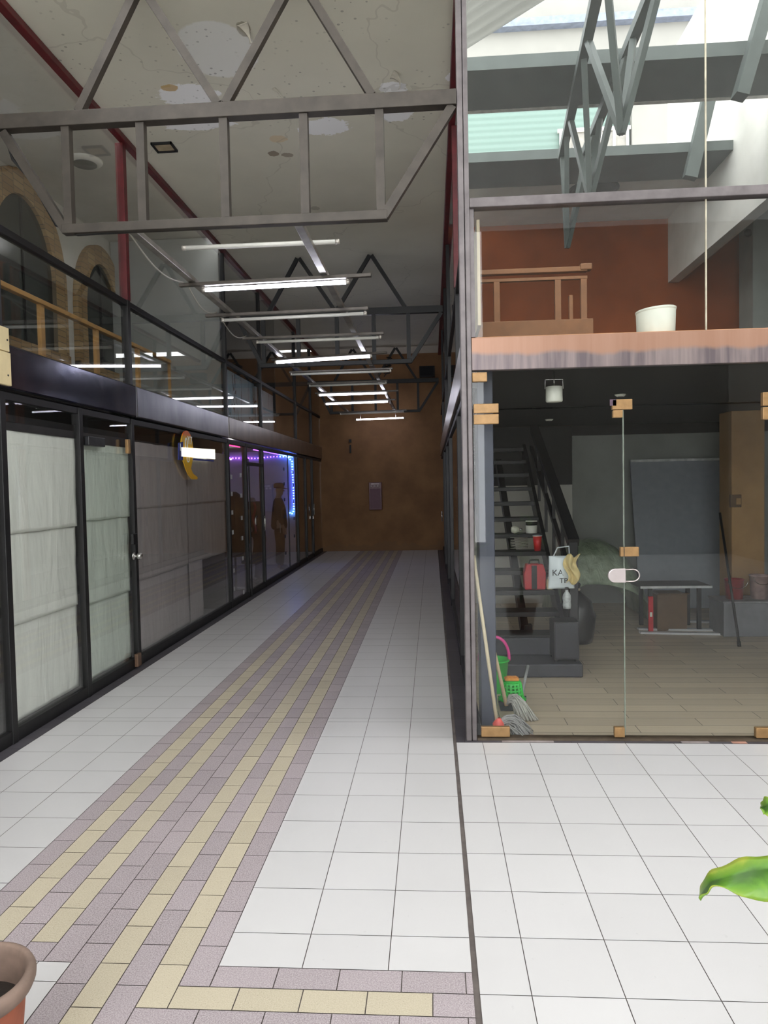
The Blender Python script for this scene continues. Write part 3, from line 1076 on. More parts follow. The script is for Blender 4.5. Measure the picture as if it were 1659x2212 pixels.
MB().box(a.x - 0.02, a.x + 0.02, 18.06, 18.1, a.z - 0.18, a.z + 0.02).build('plate', BLACKISH, b)
MB().box(a.x - 0.03, a.x + 0.03, 18.05, 18.1, a.z + 0.08, a.z + 0.16).build('clip', BLACKISH, b)

# ------------------------------------------------------------------ the glazed front of the right hand shop
w = thing(sname('window'), 'large dusty upper glazing of the right shop with sky behind', 'window', (1.7, YF, 3.45), None, 'structure')
MB().box(0.262, 1.722, YF + 0.01, YF + 0.018, 3.465, 5.12).build('pane', GLASS_UP, w)
MB().box(1.730, 3.39, YF + 0.01, YF + 0.018, 3.465, 5.12).build('pane', GLASS_UP, w)
MB().box(1.722, 1.730, YF + 0.008, YF + 0.02, 3.465, 5.12).build('joint', mat('old_silicone', (190, 182, 160), 0.6), w)
MB().box(0.262, 3.39, YF - 0.03, YF + 0.05, 3.405, 3.465).build('transom', GREY_FRAME, w, 0.005)
MB().box(0.262, 3.39, YF - 0.03, YF + 0.05, 5.12, 5.2).build('head_rail', GREY_FRAME, w, 0.005)
w = thing(sname('window'), 'middle glazing of the right shop above the stained fascia', 'window', (1.7, YF, 2.6), None, 'structure')
MB().box(0.262, 1.722, YF + 0.01, YF + 0.018, 2.60, 3.405).build('pane', GLASS_DOOR, w)
MB().box(1.730, 3.39, YF + 0.01, YF + 0.018, 2.60, 3.405).build('pane', GLASS_DOOR, w)
MB().box(1.722, 1.730, YF + 0.008, YF + 0.02, 2.60, 3.405).build('joint', MATS['old_silicone'], w)
MB().box(0.262, 0.29, YF - 0.005, YF + 0.03, 2.60, 3.405).build('side_bead', GREY_FRAME, w)
o = thing(sname('trim'), 'grey aluminium corner post between corridor and glass front', 'post', (0.23, YF, 0), None, 'structure')
MB().box(0.192, 0.228, YF - 0.035, YF + 0.045, 0.0, 5.2).build('post', GREY_FRAME, o, 0.006)
MB().box(0.231, 0.262, YF - 0.03, YF + 0.045, 0.0, 5.2).build('post', GREY_FRAME, o, 0.006)
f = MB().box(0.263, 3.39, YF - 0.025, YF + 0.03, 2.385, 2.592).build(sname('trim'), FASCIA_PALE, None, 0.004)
struct(f, 'stained grey fascia with a painted peach reflection above the glass doors', 'fascia')
o = MB().box(0.263, 3.39, YF + 0.031, YF + 0.095, 2.578, 2.605).build(sname('trim'), mat('bare_timber', (206, 150, 104), 0.7, 0, 0.2, 9))
struct(o, 'bare timber ledge along the top of the stained fascia', 'ledge')
w = thing(sname('window'), 'long clear glass strip above the frameless doors', 'window', (1.7, YF, 2.14), None, 'structure')
MB().box(0.265, 3.39, YF, YF + 0.01, 2.142, 2.38).build('pane', GLASS_DOOR, w)
MB().box(0.265, 0.36, YF - 0.012, YF + 0.022, 2.315, 2.375).build('patch_fitting', BRASS, w, 0.004)
d = thing(sname('door'), 'left frameless glass leaf with green bucket and mops behind', 'door', (0.75, YF, 0.03), None, 'structure')
MB().box(0.268, 1.206, YF, YF + 0.01, 0.03, 2.135).build('pane', GLASS_DOOR, d)
for x0, x1, z0, z1 in ((0.27, 0.43, 2.115, 2.175), (0.27, 0.43, 2.045, 2.108), (0.29, 0.475, 0.02, 0.085), (1.14, 1.205, 0.02, 0.085)):
    MB().box(x0, x1, YF - 0.012, YF + 0.022, z0, z1).build('patch_fitting', BRASS, d, 0.004)
d = thing(sname('door'), 'right frameless glass leaf with oval steel pull and lock', 'door', (1.7, YF, 0.03), None, 'structure')
MB().box(1.214, 2.10, YF, YF + 0.01, 0.03, 2.135).build('pane', GLASS_DOOR, d)
for x0, x1, z0, z1, mt in ((1.14, 1.265, 2.115, 2.18, BRASS), (1.145, 1.205, 2.065, 2.112, BRASS), (1.185, 1.30, 1.185, 1.245, BRASS), (2.06, 2.28, 2.115, 2.20, BRASS), (2.06, 2.28, 2.03, 2.108, BRASS), (2.02, 2.28, 0.02, 0.085, BRASS)):
    MB().box(x0, x1, YF - 0.014, YF + 0.024, z0, z1).build('patch_fitting' if z0 != 1.185 else 'lock', mt, d, 0.004)
MB().box(1.125, 1.165, YF - 0.014, YF - 0.0145 + 0.003, 2.14, 2.18).build('sticker', mat('purple_sticker', (92, 70, 86), 0.5), d)
MB().box(1.205, 1.209, YF - 0.016, YF + 0.024, 1.185, 1.245).build('lock_seam', BLACKISH, d)
MB().box(1.2065, 1.2135, YF + 0.001, YF + 0.009, 0.03, 2.135).build('glass_edge', mat('green_glass_edge', (120, 128, 116), 0.3), d)
PULL = mat('brushed_pull', (212, 202, 200), 0.3, 0.75, 0.05)
pl = []
for k in range(13):
    a = PI / 2 + PI * k / 12
    pl.append((1.148 + 0.045 * math.cos(a), YF - 0.03, 1.066 + 0.045 * math.sin(a)))
pl += [(1.213, YF - 0.03, 1.021), (1.213, YF - 0.03, 1.111)]
MB().prism(pl, (0, 0.024, 0)).build('pull_plate', PULL, d, 0.004)
rg = [(1.213, YF - 0.02, 1.103)] + [(1.258 + 0.042 * math.cos(PI / 2 - PI * k / 14), YF - 0.02, 1.066 + 0.038 * math.sin(PI / 2 - PI * k / 14)) for k in range(15)] + [(1.213, YF - 0.02, 1.028)]
MB().tube(rg, 0.004, 8).build('pull_ring', PULL, d)
d = thing(sname('window'), 'fixed frameless glass at the right edge of the shop front', 'window', (2.7, YF, 0.03), None, 'structure')
MB().box(2.108, 3.39, YF, YF + 0.01, 0.03, 2.135).build('pane', GLASS_DOOR, d)
o = MB().box(0.265, 3.39, YF - 0.02, YF + 0.05, -0.002, 0.014).build(sname('trim'), mat('floor_channel', (96, 84, 70), 0.5, 0.3))
struct(o, 'thin metal floor channel under the glass doors', 'threshold')
rs = [(0.98, 1.06, RED_STONE), (2.36, 2.5, RED_STONE), (2.0, 2.2, PALE_STONE), (0.55, 0.9, PALE_STONE)]
rs = [(1.86, 1.95, RED_STONE), (1.55, 1.72, PALE_STONE), (0.42, 0.75, PALE_STONE)]
for i, (a, b, mt) in enumerate(rs):
    o = MB().box(a, b, 4.606, 4.638, 0.0005, 0.002).build('floor', mt)
    struct(o, ['reddish stone chip in the dark threshold under the right leaf', 'pale stone patch in the threshold under the right leaf', 'pale stone patch in the threshold below the mops'][i], 'floor')

# bin standing on the mezzanine edge
b = thing('plastic_bin', 'white round bin with slanted rim standing above the stained fascia', 'bin', (1.475, 4.86, 2.578))


def slant(p):
    z = p.z * (1 + 0.05 * (p.x / 0.13)) if p.z > 0.1 else p.z
    return (p.x, p.y, z)


MB().lathe([(0.0, 0.0), (0.112, 0.0), (0.118, 0.02), (0.124, 0.19), (0.121, 0.192), (0.114, 0.03), (0.0, 0.025)], (1.475, 4.86, 2.582), 40, fn=slant).build('body', WHITE_PLASTIC, b)
MB().lathe([(0.123, 0.178), (0.127, 0.184), (0.127, 0.194), (0.122, 0.197), (0.119, 0.19)], (1.475, 4.86, 2.582), 40, fn=slant).build('rim', WHITE_PLASTIC, b)

# hanging white lamp behind the clear strip
a = at(1197, 850, 'Y', 5.0)
b = thing('hanging_lamp', 'white hanging pot lamp with square wire frame behind the clear strip', 'lamp', (a.x, 5.0, a.z))
MB().lathe([(0.0, -0.058), (0.052, -0.058), (0.057, -0.05), (0.055, 0.045), (0.05, 0.047), (0.05, -0.04), (0, -0.045)], (a.x, 5.0, a.z), 28).build('shade', WHITE_PLASTIC, b)
x0, x1 = a.x - 0.06, a.x + 0.06
MB().tube([(x0, 5.0, a.z + 0.03), (x0, 5.0, a.z + 0.095), (x1, 5.0, a.z + 0.095), (x1, 5.0, a.z + 0.03)], 0.004, 6).build('frame', CHROME, b)
MB().tube([(a.x, 5.0, a.z + 0.03), (a.x, 5.0, 2.42)], 0.004, 6).build('stem', CHROME, b)
for (px, py), t in (((1340, 852), 'small recessed spot in the black soffit near the glass seam'), ((1186, 906), 'small recessed spot in the black soffit behind the lamp')):
    p = at(px, py, 'Z', 2.42)
    if p.y > 9.5:
        p.y = 9.3
    b = thing('spot_light', t, 'light', (p.x, p.y, 2.40))
    MB().lathe([(0.0, 0.0), (0.03, 0.0), (0.045, 0.012), (0.05, 0.02), (0.0, 0.02)], (p.x, p.y, 2.40), 20).build('trim_ring', WHITE_PLASTIC, b)
    MB().lathe([(0.0, -0.003), (0.024, -0.002), (0.024, 0.0)], (p.x, p.y, 2.40), 16).build('lens', CHROME, b)

# ------------------------------------------------------------------ inside the right shop: upper room
RW = mat('reflection_rail_wood', (138, 92, 58), 0.6, 0, 0.15, 7)  # rail wood darkened to stand for the faintness of a reflection
b = thing('balustrade', 'wooden balustrade dimmed like a reflection in front of the brown upper wall', 'balustrade', (0.8, 6.1, 2.58))
MB().box(0.36, 1.30, 6.07, 6.13, 3.39, 3.43).build('handrail', RW, b, 0.005)
MB().box(1.24, 1.335, 6.06, 6.14, 3.40, 3.45).build('rail_end', RW, b, 0.008)
MB().box(0.36, 1.30, 6.08, 6.12, 3.33, 3.355).build('mid_rail', RW, b, 0.003)
for x in (0.56, 1.06, 1.27):
    MB().box(x - 0.025, x + 0.025, 6.08, 6.12, 3.0, 3.33).build('post', RW, b, 0.003)
MB().box(1.15, 1.18, 6.08, 6.12, 3.0, 3.2).build('post', RW, b, 0.003)
MB().box(0.36, 1.34, 6.06, 6.14, 2.578, 3.0).build('kick_board', RW, b, 0.004)
# triangular truss under the skylight
b = thing('skylight_truss', 'grey green triangular truss hanging under the shop skylight', 'truss', (1.45, 6.3, 4.1))
TL = [Vector((1.16, 4.80, 5.04)), Vector((1.40, 7.75, 5.04))]
TR = [Vector((1.56, 4.80, 5.04)), Vector((1.63, 7.75, 5.04))]
TB = [Vector((1.36, 4.85, 4.12)), Vector((1.43, 7.65, 4.08))]
MB().bar(TL[0], TL[1], 0.075).build('left_chord', BEAM, b)
MB().bar(TR[0], TR[1], 0.075).build('right_chord', BEAM, b)
for k, f in enumerate((0.15, 0.56, 1.0)):
    tip = TB[0].lerp(TB[1], f)
    for g in (f - 0.18, f + 0.16):
        if g > 1.0:
            g = 0.97
        MB().bar(tip, TL[0].lerp(TL[1], max(0.02, g)), 0.045).build('web_bar', BEAM, b)
        MB().bar(tip, TR[0].lerp(TR[1], max(0.02, g)), 0.045).build('web_bar', BEAM, b)
# inclined jack rafters at the right ends of the skylight beams
for (p0, p1, y, t) in (((1598, 210), (1662, -10), 6.1, 'inclined dark rafter at the right end of the front skylight beam'),
                       ((1490, 385), (1530, 215), 7.85, 'inclined dark rafter at the right end of the rear skylight beam')):
    a, c = at(*p0, 'Y', y), at(*p1, 'Y', y)
    o = MB().bar(a, c, 0.13, 0.1).build('rafter', BEAM)
    tag(o, t, 'rafter')
# round dark ceiling vent
p = at(1278, 408, 'Z', ZR)
p.y = 8.9
p.x = 1.98
b = thing('ceiling_vent', 'round black vent in the ceiling behind the skylight truss', 'vent', (p.x, p.y, ZR - 0.03))
MB().lathe([(0.0, 0.0), (0.22, 0.0), (0.26, 0.02), (0.27, 0.03)], (p.x, p.y, ZR - 0.03), 30).build('disc', BLACKISH, b)
MB().lathe([(0.27, 0.03), (0.30, 0.03), (0.30, 0.02), (0.26, 0.018)], (p.x, p.y, ZR - 0.031), 30).build('ring', STEEL_DK, b)
# pillar and wall plate in the upper room
o = MB().box(4.0, 4.6, 9.3, 9.7, 2.578, ZR).build('wall_right', GREY_PL)
struct(o, 'grey pillar in the right bay of the upper shop room', 'pillar')
pp = at(1616, 503, 'Y', 9.3)
pp.x = min(pp.x, 4.5)
b = thing('wall_speaker', 'small round grey disc on the grey upper pillar', 'speaker', (pp.x, 9.28, pp.z))
MB().lathe([(0.0, 0.0), (0.035, 0.0), (0.045, 0.015), (0.05, 0.02)], (pp.x, 9.28, pp.z), 20, fn=lambda p: (p.x, p.z, p.y)).build('disc', STEEL_DK, b)
# beige board behind the first upper glazing on the right
o = MB().box(0.315, 0.335, 4.78, 5.95, 2.70, 3.38).build('wall_board', mat('beige_board', (206, 190, 160), 0.7, 0, 0.06))
tag(o, 'beige board standing behind the first upper glazing right of the corridor', 'board')

# beyond the skylight: translucent roof sheets, a green clad wall, a white gable
def poly_sheet():
    t = NT('white_roof_sheet')
    t.color(srgb((150, 150, 147)))
    t.rough(0.5)
    tl = t.n('ShaderNodeBsdfTranslucent')
    tl.inputs[0].default_value = (0.30, 0.30, 0.295, 1)
    mx = t.n('ShaderNodeMixShader')
    mx.inputs[0].default_value = 0.6
    t.l(t.b.outputs[0], mx.inputs[1])
    t.l(tl.outputs[0], mx.inputs[2])
    t.l(mx.outputs[0], t.out.inputs['Surface'])
    return t.m


SHEET = poly_sheet()


def corr(u, v):
    p, q = 6.0 + 4.4 * u, -9.6 + 5.4 * v
    return ((p + q) / 2, (p - q) / 2, 7.4 + 0.035 * math.sin(p * 2 * PI / 0.24))


o = MB().grid(180, 6, corr).build('roof_sheet', SHEET, None, 0, 0.004)
tag(o, 'white corrugated translucent roof sheet above the shop skylight', 'roof sheet')
t = NT('green_cladding')
wv = t.n('ShaderNodeTexWave', wave_type='BANDS', bands_direction='Z')
wv.inputs['Scale'].default_value = 3.2
t.l(t.co(), wv.inputs['Vector'])
t.color(t.ramp(wv.outputs['Fac'], [(0.2, srgb((80, 102, 94))), (0.8, srgb((90, 112, 104)))]))
t.rough(0.5)
o = MB().box(-1.0, 3.25, 12.0, 12.2, 5.4, 8.05).build('wall_back', t.m)
struct(o, 'pale green clad wall seen through the shop skylight', 'wall')
o = MB().box(3.26, 8.0, 11.9, 12.2, 5.4, 8.05).box(-1.0, 8.0, 11.9, 12.2, 8.051, 12.0).build('wall_back', wall_mat('gable_render', (118, 116, 111), (128, 126, 120)))
struct(o, 'white gable wall seen through the shop skylight', 'wall')
w = thing(sname('window'), 'small barred window low on the pale green clad wall', 'window', (2.85, 11.95, 6.75), None, 'structure')
MB().box(2.15, 3.2, 11.96, 11.995, 6.55, 7.25).build('pane', mat('dull_pane', (120, 116, 108), 0.3), w)
for k in range(6):
    x = 2.15 + 1.05 * k / 5
    MB().box(x - 0.02, x + 0.02, 11.93, 11.96, 6.55, 7.25).build('bar', WHITE_PL, w)
MB().box(2.1, 3.25, 11.93, 11.96, 7.25, 7.31).build('head_rail', WHITE_PL, w)
o = MB().box(-1.0, 8.0, 11.75, 11.899, 8.85, 8.97).build('trim_30', mat('pale_blue_gutter', (104, 112, 130), 0.5))
struct(o, 'pale blue gutter edge above the skylight', 'gutter')

# ------------------------------------------------------------------ inside the right shop: ground floor
COLB = mat('blue_grey_pillar', (58, 62, 78), 0.45, 0, 0.1)
o = MB().box(0.305, 0.41, 4.84, 5.10, 0.0, 2.42).build('trim_31', COLB, None, 0.006)
struct(o, 'blue grey pillar behind the left glass leaf', 'pillar')
COLW = wall_mat('tan_pillar', (150, 116, 78), (172, 136, 92))
o = MB().box(3.36, 3.72, 8.35, 8.7, 0.0, 2.42).build('trim_32', COLW, None, 0.006)
struct(o, 'tan plastered pillar at the right inside the shop', 'pillar')
b = thing('switch_box', 'small brown switch box on the tan pillar', 'switch box', (3.58, 8.34, 1.38))
pp = at(1588, 1082, 'Y', 8.34)
MB().box(pp.x - 0.06, pp.x + 0.06, 8.315, 8.348, pp.z - 0.07, pp.z + 0.07).build('case', mat('brown_box', (92, 70, 48), 0.5), b, 0.004)
MB().box(pp.x + 0.0, pp.x + 0.05, 8.308, 8.315, pp.z - 0.04, pp.z + 0.03).build('cover', COLW, b)
# stair
b = thing('open_stair', 'black open steel stair climbing away inside the shop', 'stair', (0.85, 6.6, 0.0))
ST = mat('black_stair_steel', (24, 24, 28), 0.4, 0.2, 0.2)
for k in range(-2, 10):
    y, z = 7.0 + 0.25 * k, 0.62 + 0.165 * k
    MB().box(0.53, 1.16, y, y + 0.25, z - 0.045, z).build('tread', ST, b, 0.004)
for x in (0.505, 1.185):
    MB().bar((x, 6.5, 0.10), (x, 9.45, 2.07), 0.04, 0.2).build('stringer', ST, b)
MB().box(0.86, 0.93, 6.9, 7.0, 0.0, 0.30).build('prop', ST, b)
MB().bar((0.86, 6.95, 0.25), (0.86, 9.45, 1.92), 0.07, 0.12).build('spine_beam', ST, b)
MB().box(1.21, 1.29, 6.52, 6.60, 0.0, 1.13).build('newel', ST, b, 0.006)
MB().bar((1.25, 6.52, 1.12), (1.25, 8.95, 2.33), 0.10, 0.07).build('handrail', ST, b)
MB().bar((1.25, 6.75, 0.85), (1.25, 9.2, 2.1), 0.04, 0.05).build('mid_rail', ST, b)
for k in range(1, 5):
    y = 6.56 + 0.5 * k
    MB().box(1.235, 1.265, y - 0.015, y + 0.015, 0.12 + 0.33 * k, 1.12 + 0.245 * k).build('baluster', ST, b)
MB().box(0.50, 1.25, 6.15, 6.95, 0.0, 0.115).build('landing_step', mat('dark_slab', (58, 58, 66), 0.4, 0, 0.15), b, 0.01)
MB().box(0.50, 1.22, 6.48, 6.74, 0.1155, 0.27).build('second_step', MATS['dark_slab'], b, 0.008)
b = thing('black_cabinet', 'low black cabinet at the foot of the open stair', 'cabinet', (1.14, 6.34, 0.116))
MB().box(1.02, 1.235, 6.22, 6.46, 0.135, 0.46).build('case', mat('black_box', (34, 34, 40), 0.35), b, 0.006)
MB().box(1.03, 1.225, 6.212, 6.22, 0.15, 0.45).build('door', mat('black_door', (44, 44, 52), 0.3), b, 0.003)
for x in (1.04, 1.215):
    for y in (6.24, 6.44):
        MB().box(x - 0.012, x + 0.012, y - 0.012, y + 0.012, 0.1155, 0.135).build('foot', BLACKISH, b)


def tread(k):
    return 7.0 + 0.25 * k, 0.62 + 0.165 * k


# things on the stair
y, z = tread(2)
p = at(1168, 1172, 'Y', y + 0.06)
b = thing('paper_cup', 'red paper cup on a stair tread', 'cup', (1.08, y + 0.06, z))
MB().lathe([(0.0, 0.002), (0.033, 0.0), (0.048, 0.155), (0.046, 0.155), (0.032, 0.006), (0, 0.006)], (1.08, y + 0.06, z + 0.001), 24).build('body', mat('red_cup', (206, 36, 44), 0.35, 0, 0.05), b)
MB().lathe([(0.048, 0.153), (0.051, 0.157), (0.048, 0.161), (0.045, 0.157)], (1.08, y + 0.06, z + 0.001), 24).build('rim', LET, b)
y, z = tread(3)
b = thing('white_tin', 'white tin with a dark band on the stair tread above the red cup', 'tin', (1.06, y + 0.1, z))
MB().lathe([(0.0, 0.0), (0.058, 0.0), (0.06, 0.004), (0.06, 0.085), (0.0, 0.085)], (1.06, y + 0.1, z + 0.001), 28).build('body', WHITE_PLASTIC, b)
MB().lathe([(0.0602, 0.0855), (0.0602, 0.125), (0.0, 0.125)], (1.06, y + 0.1, z + 0.001), 28, True).build('dark_band', BLACKISH, b)
MB().lathe([(0.0, 0.1255), (0.063, 0.1255), (0.063, 0.135), (0.0, 0.138)], (1.06, y + 0.1, z + 0.001), 28).build('lid', WHITE_PLASTIC, b)
y, z = tread(3)
b = thing('light_bulb', 'white globe bulb with a loose cord on the stair', 'bulb', (0.88, y + 0.06, z))
MB().lathe([(0.0, 0.0), (0.03, 0.006), (0.042, 0.04), (0.03, 0.072), (0.014, 0.09), (0.0, 0.092)], (0.88, y + 0.06, z + 0.001), 24, fn=lambda p: (p.z - 0.045, p.y, p.x + 0.043)).build('globe', mat('bulb_white', (232, 232, 212), 0.3), b)
MB().tube([(0.925, y + 0.06, z + 0.043), (0.955, y + 0.06, z + 0.043)], 0.014, 12).build('cap', CHROME, b)
y2, z2 = tread(2)
b = thing('wire_coil', 'loose coil of pale wire on the tread below the globe bulb', 'wire', (0.9, y2 + 0.1, z2))
pts = []
for k in range(120):
    a = k * 0.42
    pts.append((0.9 + (0.08 + 0.02 * math.sin(k * 1.7)) * math.cos(a), y2 + 0.11 + 0.07 * math.sin(a * 1.03), z2 + 0.006 + 0.0009 * k + 0.025 * (1 + math.sin(a * 0.5))))
MB().tube(pts, 0.0035, 5).build('loops', CABLE, b)
y, z = tread(0)
b = thing('tool_case', 'red hard case with dark centre strap on a lower stair tread', 'case', (0.97, y + 0.1, z))
RED_C = mat('red_case', (190, 30, 40), 0.4, 0, 0.1)
cs = [(0.88, y + 0.03, z + 0.002), (1.08, y + 0.03, z + 0.002), (1.085, y + 0.03, z + 0.16), (1.06, y + 0.03, z + 0.25), (0.90, y + 0.03, z + 0.25), (0.875, y + 0.03, z + 0.16)]
MB().prism(cs, (0, 0.13, 0)).build('shell', RED_C, b, 0.012)
MB().box(0.945, 0.995, y + 0.018, y + 0.029, z + 0.01, z + 0.24).build('strap', BLACKISH, b, 0.003)
MB().tube([(0.93, y + 0.09, z + 0.245), (0.94, y + 0.09, z + 0.285), (1.02, y + 0.09, z + 0.285), (1.03, y + 0.09, z + 0.245)], 0.009, 8).build('handle', BLACKISH, b)
b = thing('small_canister', 'small cream canister beside the red case on the stair', 'canister', (1.125, y + 0.08, z))
MB().lathe([(0.0, 0.0), (0.03, 0.0), (0.032, 0.01), (0.032, 0.085), (0.022, 0.1), (0.0, 0.1)], (1.125, y + 0.08, z + 0.001), 20).build('body', mat('cream', (222, 214, 176), 0.5), b)
MB().lathe([(0.0, 0.1005), (0.018, 0.1005), (0.018, 0.12), (0.0, 0.122)], (1.125, y + 0.08, z + 0.001), 16).build('cap', WHITE_PLASTIC, b)
# printed bag hanging from the handrail
b = thing('printed_bag', 'white plastic bag with black letters hanging on the stair newel', 'bag', (1.15, 6.45, 1.0))
PB = mat('bag_white', (214, 222, 226), 0.45, 0, 0.05)


def bag(u, v):
    x = 1.02 + 0.21 * u + 0.02 * (1 - v) * (u - 0.5)
    z = 0.72 + 0.29 * v
    d = 0.05 * math.sin(PI * u) * (0.35 + math.sin(PI * v) * 0.8)
    return (x, 6.44 - d + 0.008 * noise.noise(Vector((x * 20, z * 20, 1))), z)


bf = MB().grid(16, 16, bag).build('front', PB, b, 0, 0.002)
MB().grid(10, 10, lambda u, v: (1.02 + 0.21 * u, 6.452, 0.72 + 0.29 * v)).build('back', PB, b, 0, 0.002)
MB().tube([(1.06, 6.44, 1.01), (1.10, 6.47, 1.08), (1.205, 6.50, 1.09), (1.208, 6.50, 1.02), (1.19, 6.45, 1.01)], 0.006, 8).build('handle', PB, b)
text('KA', 0.075, (1.085, 6.383, 0.865), FACE_NY, BLACKISH, 'letters', bf)
text('TP', 0.065, (1.135, 6.383, 0.795), FACE_NY, BLACKISH, 'letters', bf)
b = thing('cloth_rag', 'yellowish rag draped over the printed bag', 'cloth', (1.22, 6.4, 0.85))


def rag(u, v):
    x = 1.15 + 0.11 * u + 0.02 * math.sin(v * 7)
    z = 0.78 + 0.24 * v
    return (x, 6.37 - 0.025 * math.sin(u * 9 + v * 5) - 0.01, z + 0.02 * math.sin(u * 8))


MB().grid(20, 20, rag).build('cloth', mat('yellow_rag', (208, 188, 130), 0.8, 0, 0.15), b, 0, 0.003)
b = thing('clear_bottle', 'clear crumpled bottle hanging below the printed bag', 'bottle', (1.16, 6.42, 0.55))
MB().lathe([(0.0, 0.0), (0.035, 0.0), (0.038, 0.03), (0.034, 0.06), (0.038, 0.09), (0.034, 0.12), (0.014, 0.15), (0.014, 0.165)], (1.165, 6.40, 0.55), 20).build('body', mat('pale_plastic', (176, 180, 180), 0.15, 0, 0.3, 40), b)
MB().lathe([(0.016, 0.165), (0.016, 0.185), (0, 0.185)], (1.165, 6.40, 0.55), 16).build('cap', BLACKISH, b)

# cleaning things behind the left glass leaf
STICK = mat('pale_stick_wood', (206, 192, 164), 0.55, 0, 0.12, 8)
b = thing('mop', 'grey string mop with long pale handle leaning on the blue grey pillar', 'mop', (0.5, 4.78, 0.0))
p0, p1 = at(1075, 1578, 'Y', 4.76), at(1023, 1200, 'Y', 4.80)
MB().tube([p0 + Vector((0, 0, 0.02)), p1], [0.0125, 0.011], 12).build('handle', STICK, b)
MB().lathe([(0.0, 0.0), (0.035, 0.0), (0.04, 0.02), (0.02, 0.05), (0.014, 0.06)], (p0.x + 0.006, 4.76, 0.05), 18).build('socket', mat('coral_plastic', (226, 92, 84), 0.4), b)
mh = MB()
rng = random.Random(3)
for k in range(150):
    a = rng.uniform(-1.2, 1.5)
    L = rng.uniform(0.12, 0.24)
    sx, sy = p0.x + 0.01, 4.765
    ex, ey = sx + L * math.cos(a * 0.7), sy + 0.045 + L * 0.55 * math.sin(a)
    ey = min(max(ey, 4.685), 4.835 if ex < 0.5 else 4.95)
    zt = rng.uniform(0.03, 0.10) * (1 - 0.3 * abs(a))
    pts = []
    for j in range(7):
        f = j / 6
        pts.append((sx + (ex - sx) * f + 0.008 * math.sin(7 * f + k), sy + (ey - sy) * f + 0.008 * math.cos(6 * f + k * 2), max(0.005, 0.06 * (1 - f) + zt * math.sin(PI * f))))
    mh.tube(pts, 0.0045, 5)
tmop = mh.build('mop_head', mat('grey_mop_cotton', (146, 144, 144), 0.9, 0, 0.25, 30), b)
tmop['kind'] = 'stuff'
b = thing('rag_mop', 'pale grey cotton mop with short stick behind the first mop', 'mop', (0.55, 5.0, 0.0))
mh = MB()
for k in range(120):
    a = rng.uniform(-0.6, 1.1)
    L = rng.uniform(0.10, 0.22)
    sx, sy = 0.50, 5.12
    ex, ey = sx + L * math.cos(a), 5.12 - 0.08 + L * 0.4 * math.sin(a)
    pts = []
    zt = rng.uniform(0.06, 0.12)
    for j in range(7):
        f = j / 6
        pts.append((sx + (ex - sx) * f, sy + (ey - sy) * f + 0.01 * math.sin(8 * f + k), max(0.006, 0.09 * (1 - f) + zt * math.sin(PI * f))))
    mh.tube(pts, 0.005, 5)
tm = mh.build('mop_head', mat('light_mop_cotton', (176, 174, 168), 0.9, 0, 0.2, 30), b)
tm['kind'] = 'stuff'
q1 = at(1064, 1388, 'Y', 5.14)
MB().tube([(0.50, 5.12, 0.08), q1], [0.014, 0.011], 12).build('handle', mat('beige_stick', (208, 184, 150), 0.55, 0, 0.1), b)
GREEN = mat('bright_green_plastic', (40, 190, 66), 0.35, 0, 0.06)
b = thing('bucket', 'bright green bucket with a raised pink handle behind the pillar', 'bucket', (0.5, 5.75, 0.0))
MB().lathe([(0.0, 0.004), (0.085, 0.0), (0.088, 0.01), (0.112, 0.25), (0.122, 0.252), (0.122, 0.262), (0.108, 0.262), (0.084, 0.014), (0.0, 0.012)], (0.47, 5.75, 0.0), 36).build('body', GREEN, b)
hp = []
for k in range(19):
    a = PI * k / 18
    hp.append((0.47 + 0.118 * math.cos(a), 5.75, 0.25 + 0.19 * math.sin(a) ** 0.8))
MB().tube(hp, 0.012, 12).build('handle', mat('hot_pink_plastic', (226, 64, 150), 0.35, 0, 0.05), b)
b = thing('basket', 'bright green slotted basket turned over behind the grey mops', 'basket', (0.56, 5.32, 0.0))
bx, by = 0.565, 5.34
for k, (r0, z0) in enumerate(((0.082, 0.0), (0.078, 0.02), (0.073, 0.045), (0.068, 0.07), (0.064, 0.095), (0.06, 0.118))):
    MB().lathe([(r0 + 0.004, z0), (r0 + 0.004, z0 + 0.012), (r0, z0 + 0.012), (r0, z0), (r0 + 0.004, z0)], (bx, by, 0.06), 32).build('hoop', GREEN, b)
for k in range(14):
    a = 2 * PI * k / 14
    MB().bar((bx + 0.084 * math.cos(a), by + 0.084 * math.sin(a), 0.062), (bx + 0.062 * math.cos(a), by + 0.062 * math.sin(a), 0.19), 0.012, 0.005).build('slat', GREEN, b)
MB().lathe([(0.0, 0.1905), (0.064, 0.1905), (0.064, 0.198), (0.0, 0.2)], (bx, by, 0.0), 32).build('base', GREEN, b)
MB().lathe([(0.082, 0.058), (0.102, 0.058), (0.102, 0.07), (0.082, 0.07)], (bx, by, 0.0), 32).build('rim', GREEN, b)
b = thing('scrub_brush', 'orange scrub pad lying on the green basket', 'brush', (bx, by, 0.201))
MB().box(bx - 0.055, bx + 0.05, by - 0.03, by + 0.03, 0.201, 0.225).build('pad', mat('orange_sponge', (214, 140, 62), 0.8, 0, 0.15, 60), b, 0.008)
MB().box(bx - 0.04, bx + 0.035, by - 0.02, by + 0.02, 0.2255, 0.232).build('grip', mat('orange_sponge', (214, 140, 62)), b, 0.003)
b = thing('dustpan', 'dark grey dustpan lying under the green basket', 'dustpan', (0.57, 5.33, 0.0))
MB().box(0.47, 0.68, 5.24, 5.44, 0.003, 0.010).build('pan', mat('dark_plastic', (66, 68, 76), 0.4), b)
